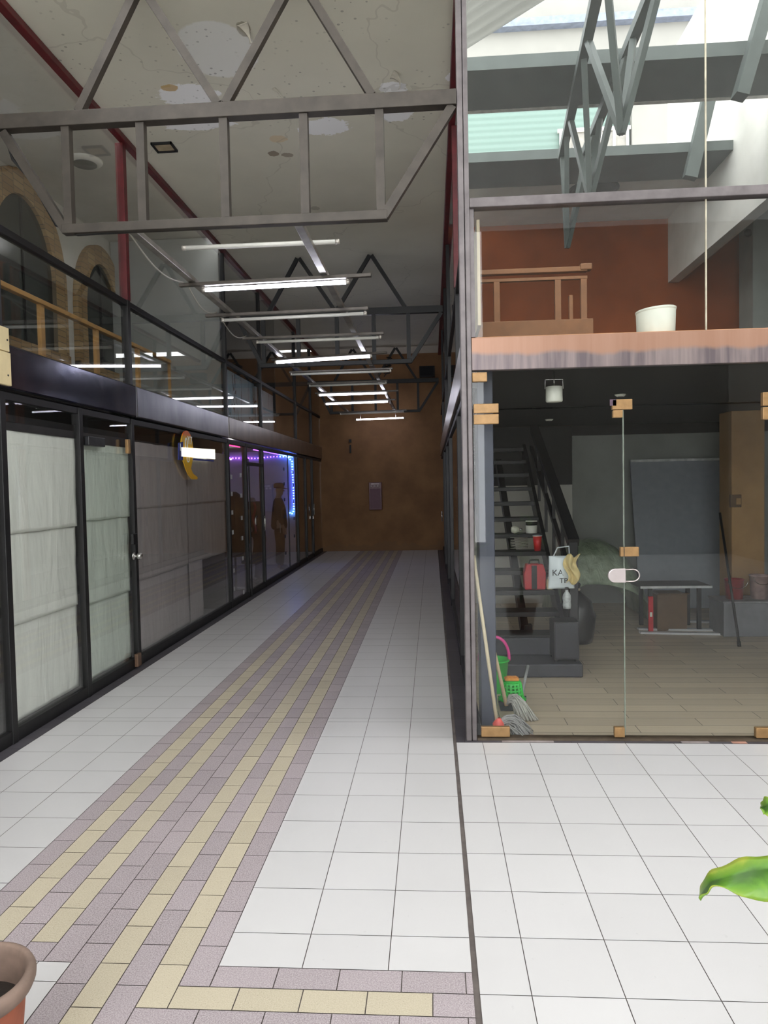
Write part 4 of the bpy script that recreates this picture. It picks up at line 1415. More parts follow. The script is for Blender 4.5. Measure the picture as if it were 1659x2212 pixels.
MB().prism([(0.47, 5.44, 0.01), (0.68, 5.44, 0.01), (0.68, 5.44, 0.056), (0.47, 5.44, 0.056)], (0, -0.012, 0)).build('back', MATS['dark_plastic'], b)
MB().tube([(0.65, 5.45, 0.04), (0.69, 5.58, 0.14), (0.73, 5.7, 0.22)], 0.011, 10).build('handle', mat('grey_stick', (150, 150, 150), 0.5), b)

# stored things at the back of the shop
o = MB()


def heap(u, v):
    x = 1.42 + 1.1 * u
    y = 8.5 + 1.1 * v
    e = math.sin(PI * u) ** 0.35 * math.sin(PI * min(1, v * 0.93 + 0.05)) ** 0.35
    n = noise.noise(Vector((x * 1.3, y * 1.2, 3)))
    r = abs(noise.noise(Vector((x * 7 + y * 2, y * 2, 8))))
    z = e * (0.92 + 0.12 * n + 0.16 * v - 0.12 * u) + 0.05 * r * e
    return (x, y, max(0.012, z))


t = NT('greenish_plastic_sheet')
t.color(t.ramp(t.noise(5, 5), [(0.35, srgb((120, 136, 112))), (0.7, srgb((176, 190, 164)))]))
t.rough(0.28)
t.bump(t.noise(9, 5, t.mapping((1, 1, 0.3)), dist=1.0), 0.7, 0.03)
SHT = t.m
tag(o.grid(60, 50, heap).build('plastic_cover', SHT, None, 0, 0.003), 'greenish plastic sheet draped over a heap beside the stair', 'cover')
p0, p1 = at(1375, 1215, 'Y', 9.45), at(1565, 993, 'Y', 9.6)
o = MB().hexa([(p0.x, 9.30, 0.03), (p1.x, 9.30, 0.03), (p1.x, 9.33, 0.03), (p0.x, 9.33, 0.03),
               (p0.x, 9.72, p1.z), (p1.x, 9.72, p1.z), (p1.x, 9.75, p1.z), (p0.x, 9.75, p1.z)])
b = thing('leaning_board', 'large blue grey board leaning on the back wall', 'board', ((p0.x + p1.x) / 2, 9.5, 0.0))
o.build('panel', mat('blue_grey_board', (138, 142, 150), 0.5, 0, 0.06), b)
MB().bar((p0.x, 9.705, p1.z + 0.012), (p1.x, 9.705, p1.z + 0.012), 0.05, 0.03).build('top_edge', mat('pale_edge', (190, 192, 192), 0.5), b)
MB().box(p0.x + 0.1, p0.x + 0.2, 9.27, 9.36, 0.0, 0.029).build('block', BLACKISH, b)
MB().box(p1.x - 0.2, p1.x - 0.1, 9.27, 9.36, 0.0, 0.029).build('block', BLACKISH, b)
a, c = at(1383, 1267, 'Y', 8.0), at(1538, 1267, 'Y', 8.0)
b = thing('low_bench', 'low dark bench with pale front edge at the back of the shop', 'bench', ((a.x + c.x) / 2, 8.2, 0))
zt = a.z
MB().box(a.x, c.x, 8.0, 8.45, zt - 0.02, zt).build('top', mat('dark_bench_top', (54, 52, 50), 0.5), b, 0.003)
MB().box(a.x, c.x, 7.985, 7.999, zt - 0.022, zt + 0.004).build('front_edge', mat('pale_edge', (190, 192, 192)), b)
for x in (a.x + 0.12, c.x - 0.12):
    for y in (8.05, 8.4):
        MB().box(x - 0.02, x + 0.02, y - 0.02, y + 0.02, 0, zt - 0.021).build('leg', BLACKISH, b)
b = thing('cardboard_box', 'dark brown cardboard box under the low bench', 'box', ((a.x + c.x) / 2, 8.2, 0))
CB = mat('brown_cardboard', (96, 74, 52), 0.8, 0, 0.15)
MB().box(a.x + 0.2, c.x - 0.24, 8.06, 8.38, 0.0, zt - 0.10).build('body', CB, b, 0.006)
MB().bar((a.x + 0.2, 8.03, zt - 0.085), (c.x - 0.24, 8.03, zt - 0.085), 0.06, 0.008).build('flap', CB, b)
xx = at(1405, 1300, 'Y', 7.96).x
b = thing('metal_bar', 'red upright bar beside the cardboard box', 'bar', (xx, 7.95, 0))
MB().box(xx - 0.025, xx + 0.025, 7.94, 7.965, 0.0, 0.40).build('body', mat('red_bar', (186, 32, 48), 0.4), b, 0.003)
MB().box(xx - 0.012, xx + 0.012, 7.936, 7.9395, 0.18, 0.23).build('vial', WHITE_PLASTIC, b)
b = thing('black_sack', 'black sack slumped between stair and plastic cover', 'sack', (1.40, 7.6, 0.0))


def sack(p):
    n = noise.noise(p * 7)
    return (p.x * (1 + 0.25 * n), p.y * (1 + 0.25 * n), p.z + 0.04 * n * (p.z > 0.05))


MB().lathe([(0.0, 0.0), (0.16, 0.0), (0.20, 0.08), (0.20, 0.25), (0.15, 0.42), (0.06, 0.52), (0.03, 0.55), (0.05, 0.60), (0.0, 0.6)], (1.47, 7.55, 0.0), 36, fn=sack).build('body', mat('black_plastic', (18, 18, 20), 0.3), b)
MB().lathe([(0.035, 0.53), (0.045, 0.545), (0.035, 0.56)], (1.47, 7.55, 0.0), 18).build('tie', STICK, b)
WS = mat('white_slat', (186, 186, 188), 0.45, 0, 0.06)
for k, (px, py, x1, z, lb) in enumerate([(1384, 1366, 4.6, 0.0, 'front one of the long white slats on the shop floor'),
                                         (1380, 1358, 4.7, 0.0, 'middle one of the long white slats on the shop floor'),
                                         (1445, 1341, 4.75, 0.0, 'rear one of the long white slats on the shop floor')]):
    p = at(px, py, 'Z', 0.02)
    o = MB().hexa([(p.x, p.y, 0.001), (x1, p.y - 0.25, 0.001), (x1, p.y - 0.18, 0.001), (p.x, p.y + 0.07, 0.001),
                   (p.x, p.y, 0.022), (x1, p.y - 0.25, 0.022), (x1, p.y - 0.18, 0.022), (p.x, p.y + 0.07, 0.022)]).build('floor_slat', WS)
    tag(o, lb, 'slat', 'white slats on the shop floor')
b = thing('leaning_pole', 'thin black pole leaning on the tan pillar', 'pole', (3.0, 7.13, 0))
p0, p1 = at(1597, 1394, 'Z', 0.012), at(1555, 1108, 'Y', 8.0)
MB().tube([p0, p1], 0.013, 10).build('shaft', BLACKISH, b)
MB().tube([p0 - (p1 - p0).normalized() * 0.012, p0 + (p1 - p0).normalized() * 0.04], 0.018, 10).build('ferrule', STEEL_DK, b)
c0 = at(1565, 1300, 'Y', 7.7)
b = thing('grey_crate', 'grey crate under the two buckets at the right', 'crate', (3.5, 7.9, 0))
MB().box(c0.x, 4.3, 7.72, 8.12, 0.004, c0.z - 0.02).build('body', mat('grey_crate_board', (116, 116, 122), 0.5, 0, 0.1), b, 0.006)
MB().box(c0.x - 0.01, 4.31, 7.71, 8.13, c0.z - 0.019, c0.z).build('lid', mat('grey_crate_lid', (126, 126, 130), 0.5), b, 0.004)
for px, mt, lb, h in ((1586, mat('dull_red_plastic', (150, 40, 44), 0.4), 'dull red bucket on the grey crate', 0.2), (1640, mat('pinkish_bucket', (176, 150, 146), 0.4), 'pinkish white bucket on the grey crate', 0.24)):
    x = at(px, 1280, 'Y', 7.9).x
    b = thing('paint_bucket', lb, 'bucket', (x, 7.9, c0.z), 'buckets on the grey crate')
    MB().lathe([(0.0, 0.0), (0.082, 0.0), (0.095, h), (0.102, h), (0.102, h + 0.012), (0.09, h + 0.012), (0.078, 0.01), (0, 0.01)], (x, 7.9, c0.z + 0.001), 28).build('body', mt, b)
    MB().tube([(x + 0.1 * math.cos(PI * k / 12), 7.9 - 0.10, c0.z + h + 0.0 - 0.08 * math.sin(PI * k / 12)) for k in range(13)], 0.003, 6).build('handle', CHROME, b)

# ------------------------------------------------------------------ left mezzanine behind the upper glass
b = thing('balustrade', 'yellowish wooden balustrade behind the upper left glazing', 'balustrade', (-3.6, 8.0, 2.58))
MB().box(-3.63, -3.57, 4.7, 12.0, 3.40, 3.445).build('handrail', WOOD_RAIL, b, 0.005)
for y in (5.45, 6.52, 7.62, 8.72, 9.82, 10.9):
    MB().box(-3.62, -3.58, y - 0.035, y + 0.035, 2.581, 3.40).build('post', WOOD_RAIL, b, 0.003)
BR = NT('arch_brick')
bt = BR.n('ShaderNodeTexBrick')
BR.l(BR.mapping((1, 1, 1), rot=(0, PI / 2, 0)), bt.inputs['Vector'])
bt.inputs['Scale'].default_value = 1
bt.inputs['Brick Width'].default_value = 0.07
bt.inputs['Row Height'].default_value = 0.2
bt.inputs['Mortar Size'].default_value = 0.004
bt.inputs['Color1'].default_value = (*srgb((176, 148, 104)), 1)
bt.inputs['Color2'].default_value = (*srgb((150, 120, 82)), 1)
bt.inputs['Mortar'].default_value = (*srgb((110, 98, 80)), 1)
BR.color(bt.outputs[0])
BR.rough(0.85)
ARCHB = BR.m
VOID = mat('dark_arch_glass', (46, 50, 46), 0.15, 0, 0.15, 2)
XA = -4.4


def arch(yc, hw, z0, zs, rise, ring, label):
    r = thing('arched_window', label, 'window', (XA, yc, z0), 'brick arches on the upper left wall')

    def line(o):
        pts = [(yc - hw - o, z0 - (0.12 if o else 0))]
        for k in range(21):
            a = PI - PI * k / 20
            pts.append((yc + (hw + o) * math.cos(a), zs + (rise + o) * math.sin(a)))
        pts.append((yc + hw + o, z0 - (0.12 if o else 0)))
        return pts
    inn, out = line(0), line(ring)
    mb = MB()
    for k in range(len(inn) - 1):
        p, q, s, t_ = inn[k], inn[k + 1], out[k + 1], out[k]
        mb.hexa([(XA + 0.002, *p), (XA + 0.002, *q), (XA + 0.002, *s), (XA + 0.002, *t_), (XA + 0.07, *p), (XA + 0.07, *q), (XA + 0.07, *s), (XA + 0.07, *t_)])
    mb.build('brick_surround', ARCHB, r)
    MB().prism([(XA + 0.003, *p) for p in inn], (0.02, 0, 0)).build('dark_glass', VOID, r)
    MB().box(XA + 0.002, XA + 0.09, yc - hw - ring, yc + hw + ring, z0 - 0.13, z0).build('sill', ARCHB, r)
    MB().box(XA + 0.024, XA + 0.036, yc - 0.012, yc + 0.012, z0, zs + rise - 0.02).build('mullion', STEEL_DK, r)


r1 = arch(7.60, 0.60, 3.28, 4.05, 0.80, 0.26, 'nearer brick arch seen behind the upper left glazing')
r2 = arch(9.42, 0.46, 3.28, 4.0, 0.66, 0.24, 'farther brick arch seen behind the upper left glazing')
b = thing('ceiling_light', 'round grey ceiling lamp behind the upper left glazing', 'light', (-3.55, 7.4, 5.06))
MB().lathe([(0.0, 0.0), (0.13, 0.0), (0.17, 0.02), (0.18, 0.04), (0.0, 0.04)], (-3.55, 7.4, 5.058), 30).build('rim', WHITE_PL, b)
MB().lathe([(0.0, -0.004), (0.12, -0.003), (0.12, 0.0)], (-3.55, 7.4, 5.058), 30).build('lens', STEEL_DK, b)


def panel_mat():
    t = NT('cracked_blue_panel')
    v = t.n('ShaderNodeTexVoronoi', feature='DISTANCE_TO_EDGE')
    v.inputs['Scale'].default_value = 2.4
    dn = t.n('ShaderNodeTexNoise')
    dn.inputs['Scale'].default_value = 4
    mp = t.mapping((1, 1.6, 0.35))
    t.l(mp, dn.inputs['Vector'])
    ad = t.n('ShaderNodeMix', data_type='RGBA')
    ad.inputs[0].default_value = 0.25
    t.l(mp, ad.inputs[6])
    t.l(dn.outputs['Color'], ad.inputs[7])
    t.l(ad.outputs[2], v.inputs['Vector'])
    k = t.math('LESS_THAN', v.outputs['Distance'], 0.013)
    n = t.noise(3, 4)
    base = t.ramp(n, [(0.3, srgb((160, 192, 208))), (0.7, srgb((186, 214, 228)))])
    t.color(t.mix(k, base, srgb((26, 28, 30))))
    t.rough(0.5)
    return t.m


PNL = panel_mat()
o = MB().box(-2.93, -2.90, 9.83, 11.74, 2.66, 3.36).build('wall_panel', PNL)
tag(o, 'blue grey panel with black cracks behind the glass above the clothes shop', 'panel')
o = MB().box(-2.93, -2.90, 11.84, 13.15, 2.66, 3.34).build('wall_panel', PNL)
tag(o, 'shorter blue grey panel beyond the cracked one', 'panel')
o = MB().box(-4.38, -2.87, 9.80, 9.88, 2.585, 5.09).build('wall_left', GREY_PL)
struct(o, 'grey partition closing the end of the left mezzanine', 'wall')

# ------------------------------------------------------------------ clothes shop: figures, garment, lights, stickers
def skin_mesh(name, verts, edges, root, mt, parent, sub=2, scale=(1, 1)):
    off = Vector((0, 0, 0))
    p = parent
    while p is not None:
        off += p.location
        p = p.parent
    me = bpy.data.meshes.new('skeleton')
    me.from_pydata([tuple(Vector(v[0]) - off) for v in verts], edges, [])
    o = bpy.data.objects.new('skeleton', me)
    COL.objects.link(o)
    sk = o.modifiers.new('skin', 'SKIN')
    sk.use_smooth_shade = True
    for i, v in enumerate(verts):
        d = me.skin_vertices[0].data[i]
        d.radius = v[1] if isinstance(v[1], tuple) else (v[1], v[1])
        d.use_root = (i == root)
    sd = o.modifiers.new('sub', 'SUBSURF')
    sd.levels = sd.render_levels = sub
    dg = bpy.context.evaluated_depsgraph_get()
    m2 = bpy.data.meshes.new_from_object(o.evaluated_get(dg))
    bpy.data.objects.remove(o)
    m2.name = name
    m2.materials.clear()
    m2.materials.append(mt)
    for pl in m2.polygons:
        pl.use_smooth = True
    r = bpy.data.objects.new(name, m2)
    COL.objects.link(r)
    r.parent = parent
    return r


SKIN_M = mat('mannequin_skin', (150, 124, 104), 0.5, 0, 0.06)


def figure(base, facing, H, label, jacket, trouser, head=True, cap=None, skin=SKIN_M, leg2=None, name='mannequin'):
    """standing figure, feet on base; facing = unit vector on the floor"""
    base = Vector(base)
    fw = Vector((*facing, 0)).normalized()
    rt = Vector((fw.y, -fw.x, 0))
    k = H / 1.75

    def P(r, f, z):
        return base + (rt * r + fw * f + Vector((0, 0, z))) * k
    root = thing(name, label, 'figure', base)
    V, Ed = [], []

    def add(p, rad, par=None):
        V.append((p, (rad[0] * k, rad[1] * k) if isinstance(rad, tuple) else rad * k))
        if par is not None:
            Ed.append((par, len(V) - 1))
        return len(V) - 1
    pel = add(P(0, 0, 0.95), (0.15, 0.11))
    wst = add(P(0, 0.0, 1.10), (0.135, 0.10), pel)
    ch = add(P(0, 0.01, 1.30), (0.155, 0.115), wst)
    nb = add(P(0, -0.01, 1.44), (0.09, 0.075), ch)
    nk = add(P(0, 0.0, 1.50), 0.052, nb)
    if head:
        jw = add(P(0, 0.03, 1.565), (0.062, 0.07), nk)
        hd = add(P(0, 0.015, 1.645), (0.075, 0.092), jw)
        add(P(0, 0.0, 1.71), (0.058, 0.07), hd)
        n0 = add(P(0, 0.105, 1.615), 0.016, hd)
        add(P(0, 0.126, 1.598), 0.012, n0)
        c0 = add(P(0, 0.09, 1.545), 0.022, jw)
    else:
        add(P(0, 0.0, 1.54), 0.05, nk)
    for s in (-1, 1):
        sh = add(P(0.17 * s, -0.01, 1.41), 0.062, ch)
        el = add(P(0.225 * s, -0.02, 1.13), 0.045, sh)
        wr = add(P(0.225 * s, 0.05, 0.89), 0.03, el)
        pm = add(P(0.222 * s, 0.07, 0.835), (0.024, 0.036), wr)
        for j, (ff, L) in enumerate(((0.03, 0.075), (0.01, 0.085), (-0.01, 0.08), (-0.03, 0.062))):
            a = add(P(0.222 * s, 0.075 + ff, 0.795), 0.010, pm)
            c = add(P(0.216 * s, 0.085 + ff, 0.795 - L * 0.5), 0.009, a)
            add(P(0.208 * s, 0.085 + ff, 0.795 - L), 0.007, c)
        a = add(P(0.205 * s, 0.115, 0.835), 0.011, pm)
        add(P(0.198 * s, 0.13, 0.795), 0.009, a)
        hp = add(P(0.09 * s, 0, 0.88), 0.085, pel)
        kn = add(P(0.10 * s, 0.02, 0.49), 0.058, hp)
        an = add(P(0.10 * s, -0.01, 0.09), 0.04, kn)
        hl = add(P(0.10 * s, -0.02, 0.045), 0.042, an)
        add(P(0.115 * s, 0.15, 0.03), (0.04, 0.028), hl)
    body = skin_mesh('body', V, Ed, 0, skin, root)
    # jacket
    V, Ed = [], []
    h0 = add(P(0, 0.0, 0.78), (0.20, 0.155))
    h1 = add(P(0, 0.0, 0.95), (0.185, 0.145), h0)
    h2 = add(P(0, 0.0, 1.12), (0.17, 0.13), h1)
    h3 = add(P(0, 0.01, 1.31), (0.185, 0.14), h2)
    h4 = add(P(0, -0.01, 1.45), (0.10, 0.085), h3)
    for s in (-1, 1):
        a = add(P(0.18 * s, -0.01, 1.40), 0.085, h3)
        c = add(P(0.235 * s, -0.02, 1.13), 0.068, a)
        add(P(0.235 * s, 0.045, 0.91), 0.052, c)
    skin_mesh('jacket', V, Ed, 0, jacket, root)
    for s in (-1, 1):
        V, Ed = [], []
        a = add(P(0.085 * s, 0, 0.90), (0.115, 0.125))
        c = add(P(0.10 * s, 0.015, 0.50), 0.088, a)
        add(P(0.10 * s, -0.01, 0.07), 0.078, c)
        skin_mesh('trouser_leg', V, Ed, 0, leg2 if (leg2 and s == 1) else trouser, root)
        V, Ed = [], []
        a = add(P(0.10 * s, -0.03, 0.05), 0.05)
        c = add(P(0.108 * s, 0.07, 0.045), (0.05, 0.042), a)
        add(P(0.115 * s, 0.17, 0.035), (0.045, 0.032), c)
        skin_mesh('shoe', V, Ed, 0, BLACKISH, root)
    if cap:
        mb = MB()
        c = P(0, 0.012, 1.685)
        n = 28
        prof = [(0.092, -0.012), (0.097, 0.01), (0.099, 0.045), (0.085, 0.075), (0.045, 0.092), (0.0, 0.094)]

        def fn(p):
            return (rt * p.x * 0.92 + fw * p.y * 1.12 + Vector((0, 0, p.z))) * k
        mb.lathe(prof, c, n, fn=lambda p: fn(p))
        cp = mb.build('cap', cap, root, 0, 0.003)
        V2 = []
        for i in range(13):
            a = -1.15 + 2.3 * i / 12
            V2.append((a, 0))
        mb = MB().grid(12, 5, lambda u, v: c + (rt * math.sin(-1.15 + 2.3 * u) * (0.088 + 0.012 * v) + fw * (0.103 * math.cos(-1.15 + 2.3 * u) + 0.085 * v * math.cos((-1.15 + 2.3 * u) * 0.95)) + Vector((0, 0, -0.005 - 0.028 * v))) * k)
        mb.build('visor', cap, cp, 0, 0.004)
    return root, P


BRN = mat('brown_uniform_cloth', (52, 44, 36), 0.85, 0, 0.2, 10)
BRN2 = mat('dark_brown_cloth', (38, 32, 28), 0.85, 0, 0.2, 10)
CAPC = mat('brown_cap_cloth', (96, 66, 50), 0.8, 0, 0.1)
f1, P1 = figure((-3.10, 14.35, 0.0), (0.95, 0.32), 1.72, 'standing figure in brown jacket, trousers and peaked cap beside the fairy lights', BRN, BRN2, True, CAPC)
pc = mat('pale_cloth_patch', (176, 172, 166), 0.8)
MB().box(-3.035, -3.025, 14.10, 14.13, 0.75, 1.15).build('sash', pc, f1)
BLK = mat('black_coat_cloth', (26, 26, 30), 0.8, 0, 0.15)
f2, P2 = figure((-3.12, 12.3, 0.0), (0.9, -0.4), 1.70, 'headless display figure in a long black coat with one pale leg', BLK, BLK, False, None, mat('grey_mannequin', (150, 148, 150), 0.4), mat('pale_trouser', (186, 186, 200), 0.7))
MB().grid(14, 8, lambda u, v: P2(0.17 - 0.06 * v, 0.15 + 0.025 * math.sin(u * 9), 1.45 - 0.55 * u)).build('red_scarf', mat('red_scarf_cloth', (150, 30, 44), 0.8), f2, 0, 0.006)
MB().lathe([(0.22, 0.35), (0.205, 0.5), (0.19, 0.72), (0.185, 0.9)], P2(0, 0, 0), 28, fn=lambda p: (p.x, p.y * 0.8, p.z)).build('coat_skirt', BLK, f2, 0, 0.006)
# hanging brown coat
b = thing('coat', 'broad brown coat on a stand behind the stickered window', 'coat', (-3.25, 11.6, 0.0))


def coat(p):
    w = 1.0 + 0.06 * math.sin(math.atan2(p.y, p.x) * 7) * (1.5 - p.z)
    return (p.x * 0.55 * w, p.y * w, p.z)


MB().lathe([(0.30, 0.55), (0.30, 0.8), (0.28, 1.1), (0.29, 1.35), (0.27, 1.48), (0.16, 1.56), (0.07, 1.60)], (-3.25, 11.6, 0), 40, fn=coat).build('body', BRN, b, 0, 0.006)
for s in (-1, 1):
    MB().tube([(-3.25, 11.6 + 0.24 * s, 1.47), (-3.22, 11.6 + 0.33 * s, 1.2), (-3.20, 11.6 + 0.35 * s, 0.85)], [0.08, 0.075, 0.06], 14).build('sleeve', BRN2, b)
MB().tube([(-3.25, 11.6, 0.02), (-3.25, 11.6, 1.58)], 0.018, 10).build('pole', CHROME, b)
MB().lathe([(0.0, 0.0), (0.17, 0.0), (0.17, 0.012), (0.03, 0.03), (0.0, 0.03)], (-3.25, 11.6, 0.0), 24).build('base', CHROME, b)
MB().box(-3.02, -3.01, 11.52, 11.66, 0.75, 1.3).build('printed_panel', mat('ochre_print', (150, 128, 92), 0.7), b)
# stickers on the glass
STW = mat('white_sticker', (206, 206, 206), 0.5, 0, 0.05)
STD = mat('dark_sticker', (36, 36, 60), 0.5)
for i, (y, zs) in enumerate(((9.95, (1.82, 1.58, 1.32, 1.04, 0.5, 0.24)), (10.45, (1.85, 1.55, 1.22, 0.92, 0.62, 0.12)))):
    for z in zs:
        MB().box(XL - 0.0238, XL - 0.0222, y - 0.04, y + 0.04, z - 0.03, z + 0.03).build('sticker', STW, W4)
for y, zs in ((13.55, (2.0, 1.72, 1.42, 1.1, 0.72, 0.4)), (14.45, (1.95, 1.7, 1.36, 1.02, 0.66))):
    for z in zs:
        MB().box(XL - 0.0238, XL - 0.0222, y - 0.05, y + 0.05, z - 0.03, z + 0.03).build('sticker', STD, W5)
MB().box(XL - 0.034, XL - 0.02, 13.92, 13.96, 0.09, 2.28).build('mid_bar', BLACK_FRAME, W5)
MB().box(-3.4, -3.38, 12.9, 13.15, 2.05, 2.2).build('dark_box', BLACKISH, W5)
LED = {n: emit('led_' + n, c, s) for n, c, s in (('red', (255, 40, 110), 3), ('violet', (170, 90, 255), 3), ('purple', (120, 80, 255), 3.2), ('blue', (70, 100, 255), 11), ('cyan', (80, 150, 255), 10))}


def leds(label, pts, n, cols, r=0.011):
    g = thing('fairy_lights', label, 'fairy lights', pts[0], 'fairy light strings in the clothes shop window')
    pts = [Vector(p) for p in pts]
    MB().tube(pts, 0.004, 5).build('cord', CABLE_D, g)
    tot = [0]
    for a, b_ in zip(pts, pts[1:]):
        tot.append(tot[-1] + (b_ - a).length)
    for k in range(n):
        s = tot[-1] * (k + 0.5) / n
        j = max(i for i in range(len(tot) - 1) if tot[i] <= s)
        q = pts[j].lerp(pts[j + 1], (s - tot[j]) / (tot[j + 1] - tot[j]))
        c = cols[min(len(cols) - 1, int(k / n * len(cols)))]
        MB().lathe([(0.0, -r), (r * 0.7, -r * 0.7), (r, 0), (r * 0.7, r * 0.7), (0.0, r)], q, 8).build('bulb', LED[c], g)


ZB = 2.275
leds('short red fairy light string along the top of the stickered window', [(XL - 0.09, 9.85, ZB), (XL - 0.09, 10.7, ZB)], 16, ['red'], 0.008)
leds('violet to blue fairy light string along the top of the display window', [(XL - 0.09, 11.5, ZB), (XL - 0.09, 14.8, ZB)], 60, ['violet', 'purple', 'purple', 'blue', 'cyan'], 0.008)
leds('violet fairy light string across the pale back partition', [(-4.35, 15.17, 2.30), (-3.75, 15.17, 2.28), (-3.35, 15.17, 2.31), (-2.98, 15.17, 2.30)], 20, ['violet', 'violet', 'purple', 'purple', 'blue'], 0.016)
leds('blue fairy light string hanging down the edge of the pale partition', [(-3.06, 15.16, 2.30), (-2.965, 15.16, 2.2), (-2.95, 15.16, 1.6), (-2.95, 15.16, 1.15), (-3.0, 15.16, 1.08), (-3.06, 15.16, 1.12)], 24, ['cyan', 'blue', 'blue', 'blue', 'cyan'], 0.014)
ld = bpy.data.lights.new('shop_fill', 'POINT')  # fill light added without a fitting to lift the clothes shop interior
ld.energy = 1.6
ld.color = (1.0, 0.93, 0.95)
ld.shadow_soft_size = 0.02
lo = bpy.data.objects.new('shop_fill', ld)
lo.location = (-3.75, 13.3, 2.2)
COL.objects.link(lo)
tag(lo, 'added unseen fill light inside the clothes shop', 'lamp')

# ------------------------------------------------------------------ plants at the front of the picture
def leaf(base, tip, width, droop, label_parent, mt, roll=0.3, fold=0.25, wav=0.0, nrm=None):
    base, tip = Vector(base), Vector(tip)
    ax = tip - base
    side = (nrm or ax.cross(Vector((0, 0, 1)))).normalized()
    upv = side.cross(ax).normalized()
    if upv.z < 0:
        upv = -upv
    mb = MB()
    vs = []

    def fn(u, v):
        s = 2 * v - 1
        w = width * (math.sin(PI * min(1, u ** 0.85)) ** 0.75 * (1 - 0.35 * u) + 0.004)
        if u > 0.86:
            w *= 1 - 0.5 * (u - 0.86) / 0.14
        p = base + ax * u + upv * (droop * math.sin(PI * u) - 0.35 * droop * u * u)
        p = p + side * (s * w * 0.5) + upv * (abs(s) * w * 0.5 * fold + wav * width * math.sin(u * 9 + s) * abs(s))
        return p
    mb.grid(30, 10, fn)
    o = mb.build('leaf', mt, label_parent, 0, 0.0012)
    me = o.data
    at_ = me.attributes.new('edge', 'FLOAT', 'POINT')
    vals = []
    for a in range(31):
        for c in range(11):
            vals.append(abs(2 * c / 10 - 1))
    at_.data.foreach_set('value', vals)
    return o


def leaf_mat():
    t = NT('variegated_leaf')
    a = t.n('ShaderNodeAttribute', attribute_name='edge')
    n = t.noise(16, 5, dist=0.8)
    f = t.math('ADD', t.math('MULTIPLY', a.outputs['Fac'], 0.75), t.math('MULTIPLY', t.math('SUBTRACT', n, 0.5), 0.9))
    t.color(t.ramp(f, [(0.05, srgb((58, 100, 24))), (0.30, srgb((96, 146, 44))), (0.62, srgb((126, 164, 54))), (0.85, srgb((186, 194, 76)))]))
    t.rough(0.35)
    t.b.inputs['Subsurface Weight'].default_value = 0.0
    tl = t.n('ShaderNodeBsdfTranslucent')
    tl.inputs[0].default_value = (*srgb((150, 190, 60)), 1)
    mx = t.n('ShaderNodeMixShader')
    mx.inputs[0].default_value = 0.22
    t.l(t.b.outputs[0], mx.inputs[1])
    t.l(tl.outputs[0], mx.inputs[2])
    t.l(mx.outputs[0], t.out.inputs['Surface'])
    t.bump(t.noise(40, 3), 0.25, 0.004)
    return t.m


LEAF = leaf_mat()
TERRA = mat('weathered_terracotta', (142, 98, 78), 0.75, 0, 0.25, 9, 0.3, 30)
SOIL = mat('potting_soil', (40, 32, 26), 0.95, 0, 0.4, 30, 0.6, 60)
PX, PY = 0.96, 1.28
b = thing('potted_plant', 'leafy potted plant at the lower right with yellow edged green leaf', 'plant', (PX, PY, 0))
MB().lathe([(0.0, 0.0), (0.13, 0.0), (0.17, 0.30), (0.19, 0.30), (0.19, 0.35), (0.165, 0.35), (0.15, 0.30), (0, 0.30)], (PX, PY, 0.001), 36).build('pot', TERRA, b)
MB().lathe([(0.152, 0.315), (0.0, 0.325)], (PX, PY, 0.0), 30).build('soil', SOIL, b)
MB().tube([(PX, PY, 0.3), (PX + 0.02, PY - 0.01, 0.6), (PX, PY, 0.9), (PX - 0.02, PY + 0.01, 1.15)], [0.018, 0.016, 0.013, 0.008], 10).build('stem', mat('plant_stem', (96, 120, 52), 0.6), b)
mid = at(1748, 1876, 'Y', 1.27)
MB().tube([(PX, PY, 0.88), (mid.x + 0.08, PY, mid.z + 0.03), mid], [0.006, 0.005, 0.004], 8).build('petiole', MATS['plant_stem'], b)
# the big drooping leaf: outline follows an arched midrib
def blade(st, ys, sub=5):
    """leaf blade from stations along the midrib: upper edge, midrib, lower edge"""
    rows = []
    for (u_, m_, l_), y in zip(st, ys):
        rows.append((at(*u_, 'Y', y + 0.035), at(*m_, 'Y', y), at(*l_, 'Y', y - 0.03)))

    def cat(k, j, f):
        p = [rows[min(max(k + d, 0), len(rows) - 1)][j] for d in (-1, 0, 1, 2)]
        return 0.5 * ((2 * p[1]) + (p[2] - p[0]) * f + (2 * p[0] - 5 * p[1] + 4 * p[2] - p[3]) * f * f + (3 * p[1] - p[0] - 3 * p[2] + p[3]) * f ** 3)
    nu, nv = (len(rows) - 1) * sub, 12

    def fn(u, v):
        x = u * (len(rows) - 1)
        k = min(int(x), len(rows) - 2)
        U, M, L = (cat(k, j, x - k) for j in range(3))
        s_ = abs(2 * v - 1)
        p = M.lerp(U if v < 0.5 else L, s_)
        w = (U - L).length
        return p + Vector((0, -0.10 * w * math.sin(PI * s_) - 0.03 * w * math.sin(u * 30 + v * 3) * s_, 0.02 * w * math.sin(u * 23) * s_))
    o = MB().grid(nu, nv, fn).build('leaf', LEAF, b, 0, 0.0012)
    q = o.data.attributes.new('edge', 'FLOAT', 'POINT')
    q.data.foreach_set('value', [abs(2 * c / nv - 1) for r_ in range(nu + 1) for c in range(nv + 1)])


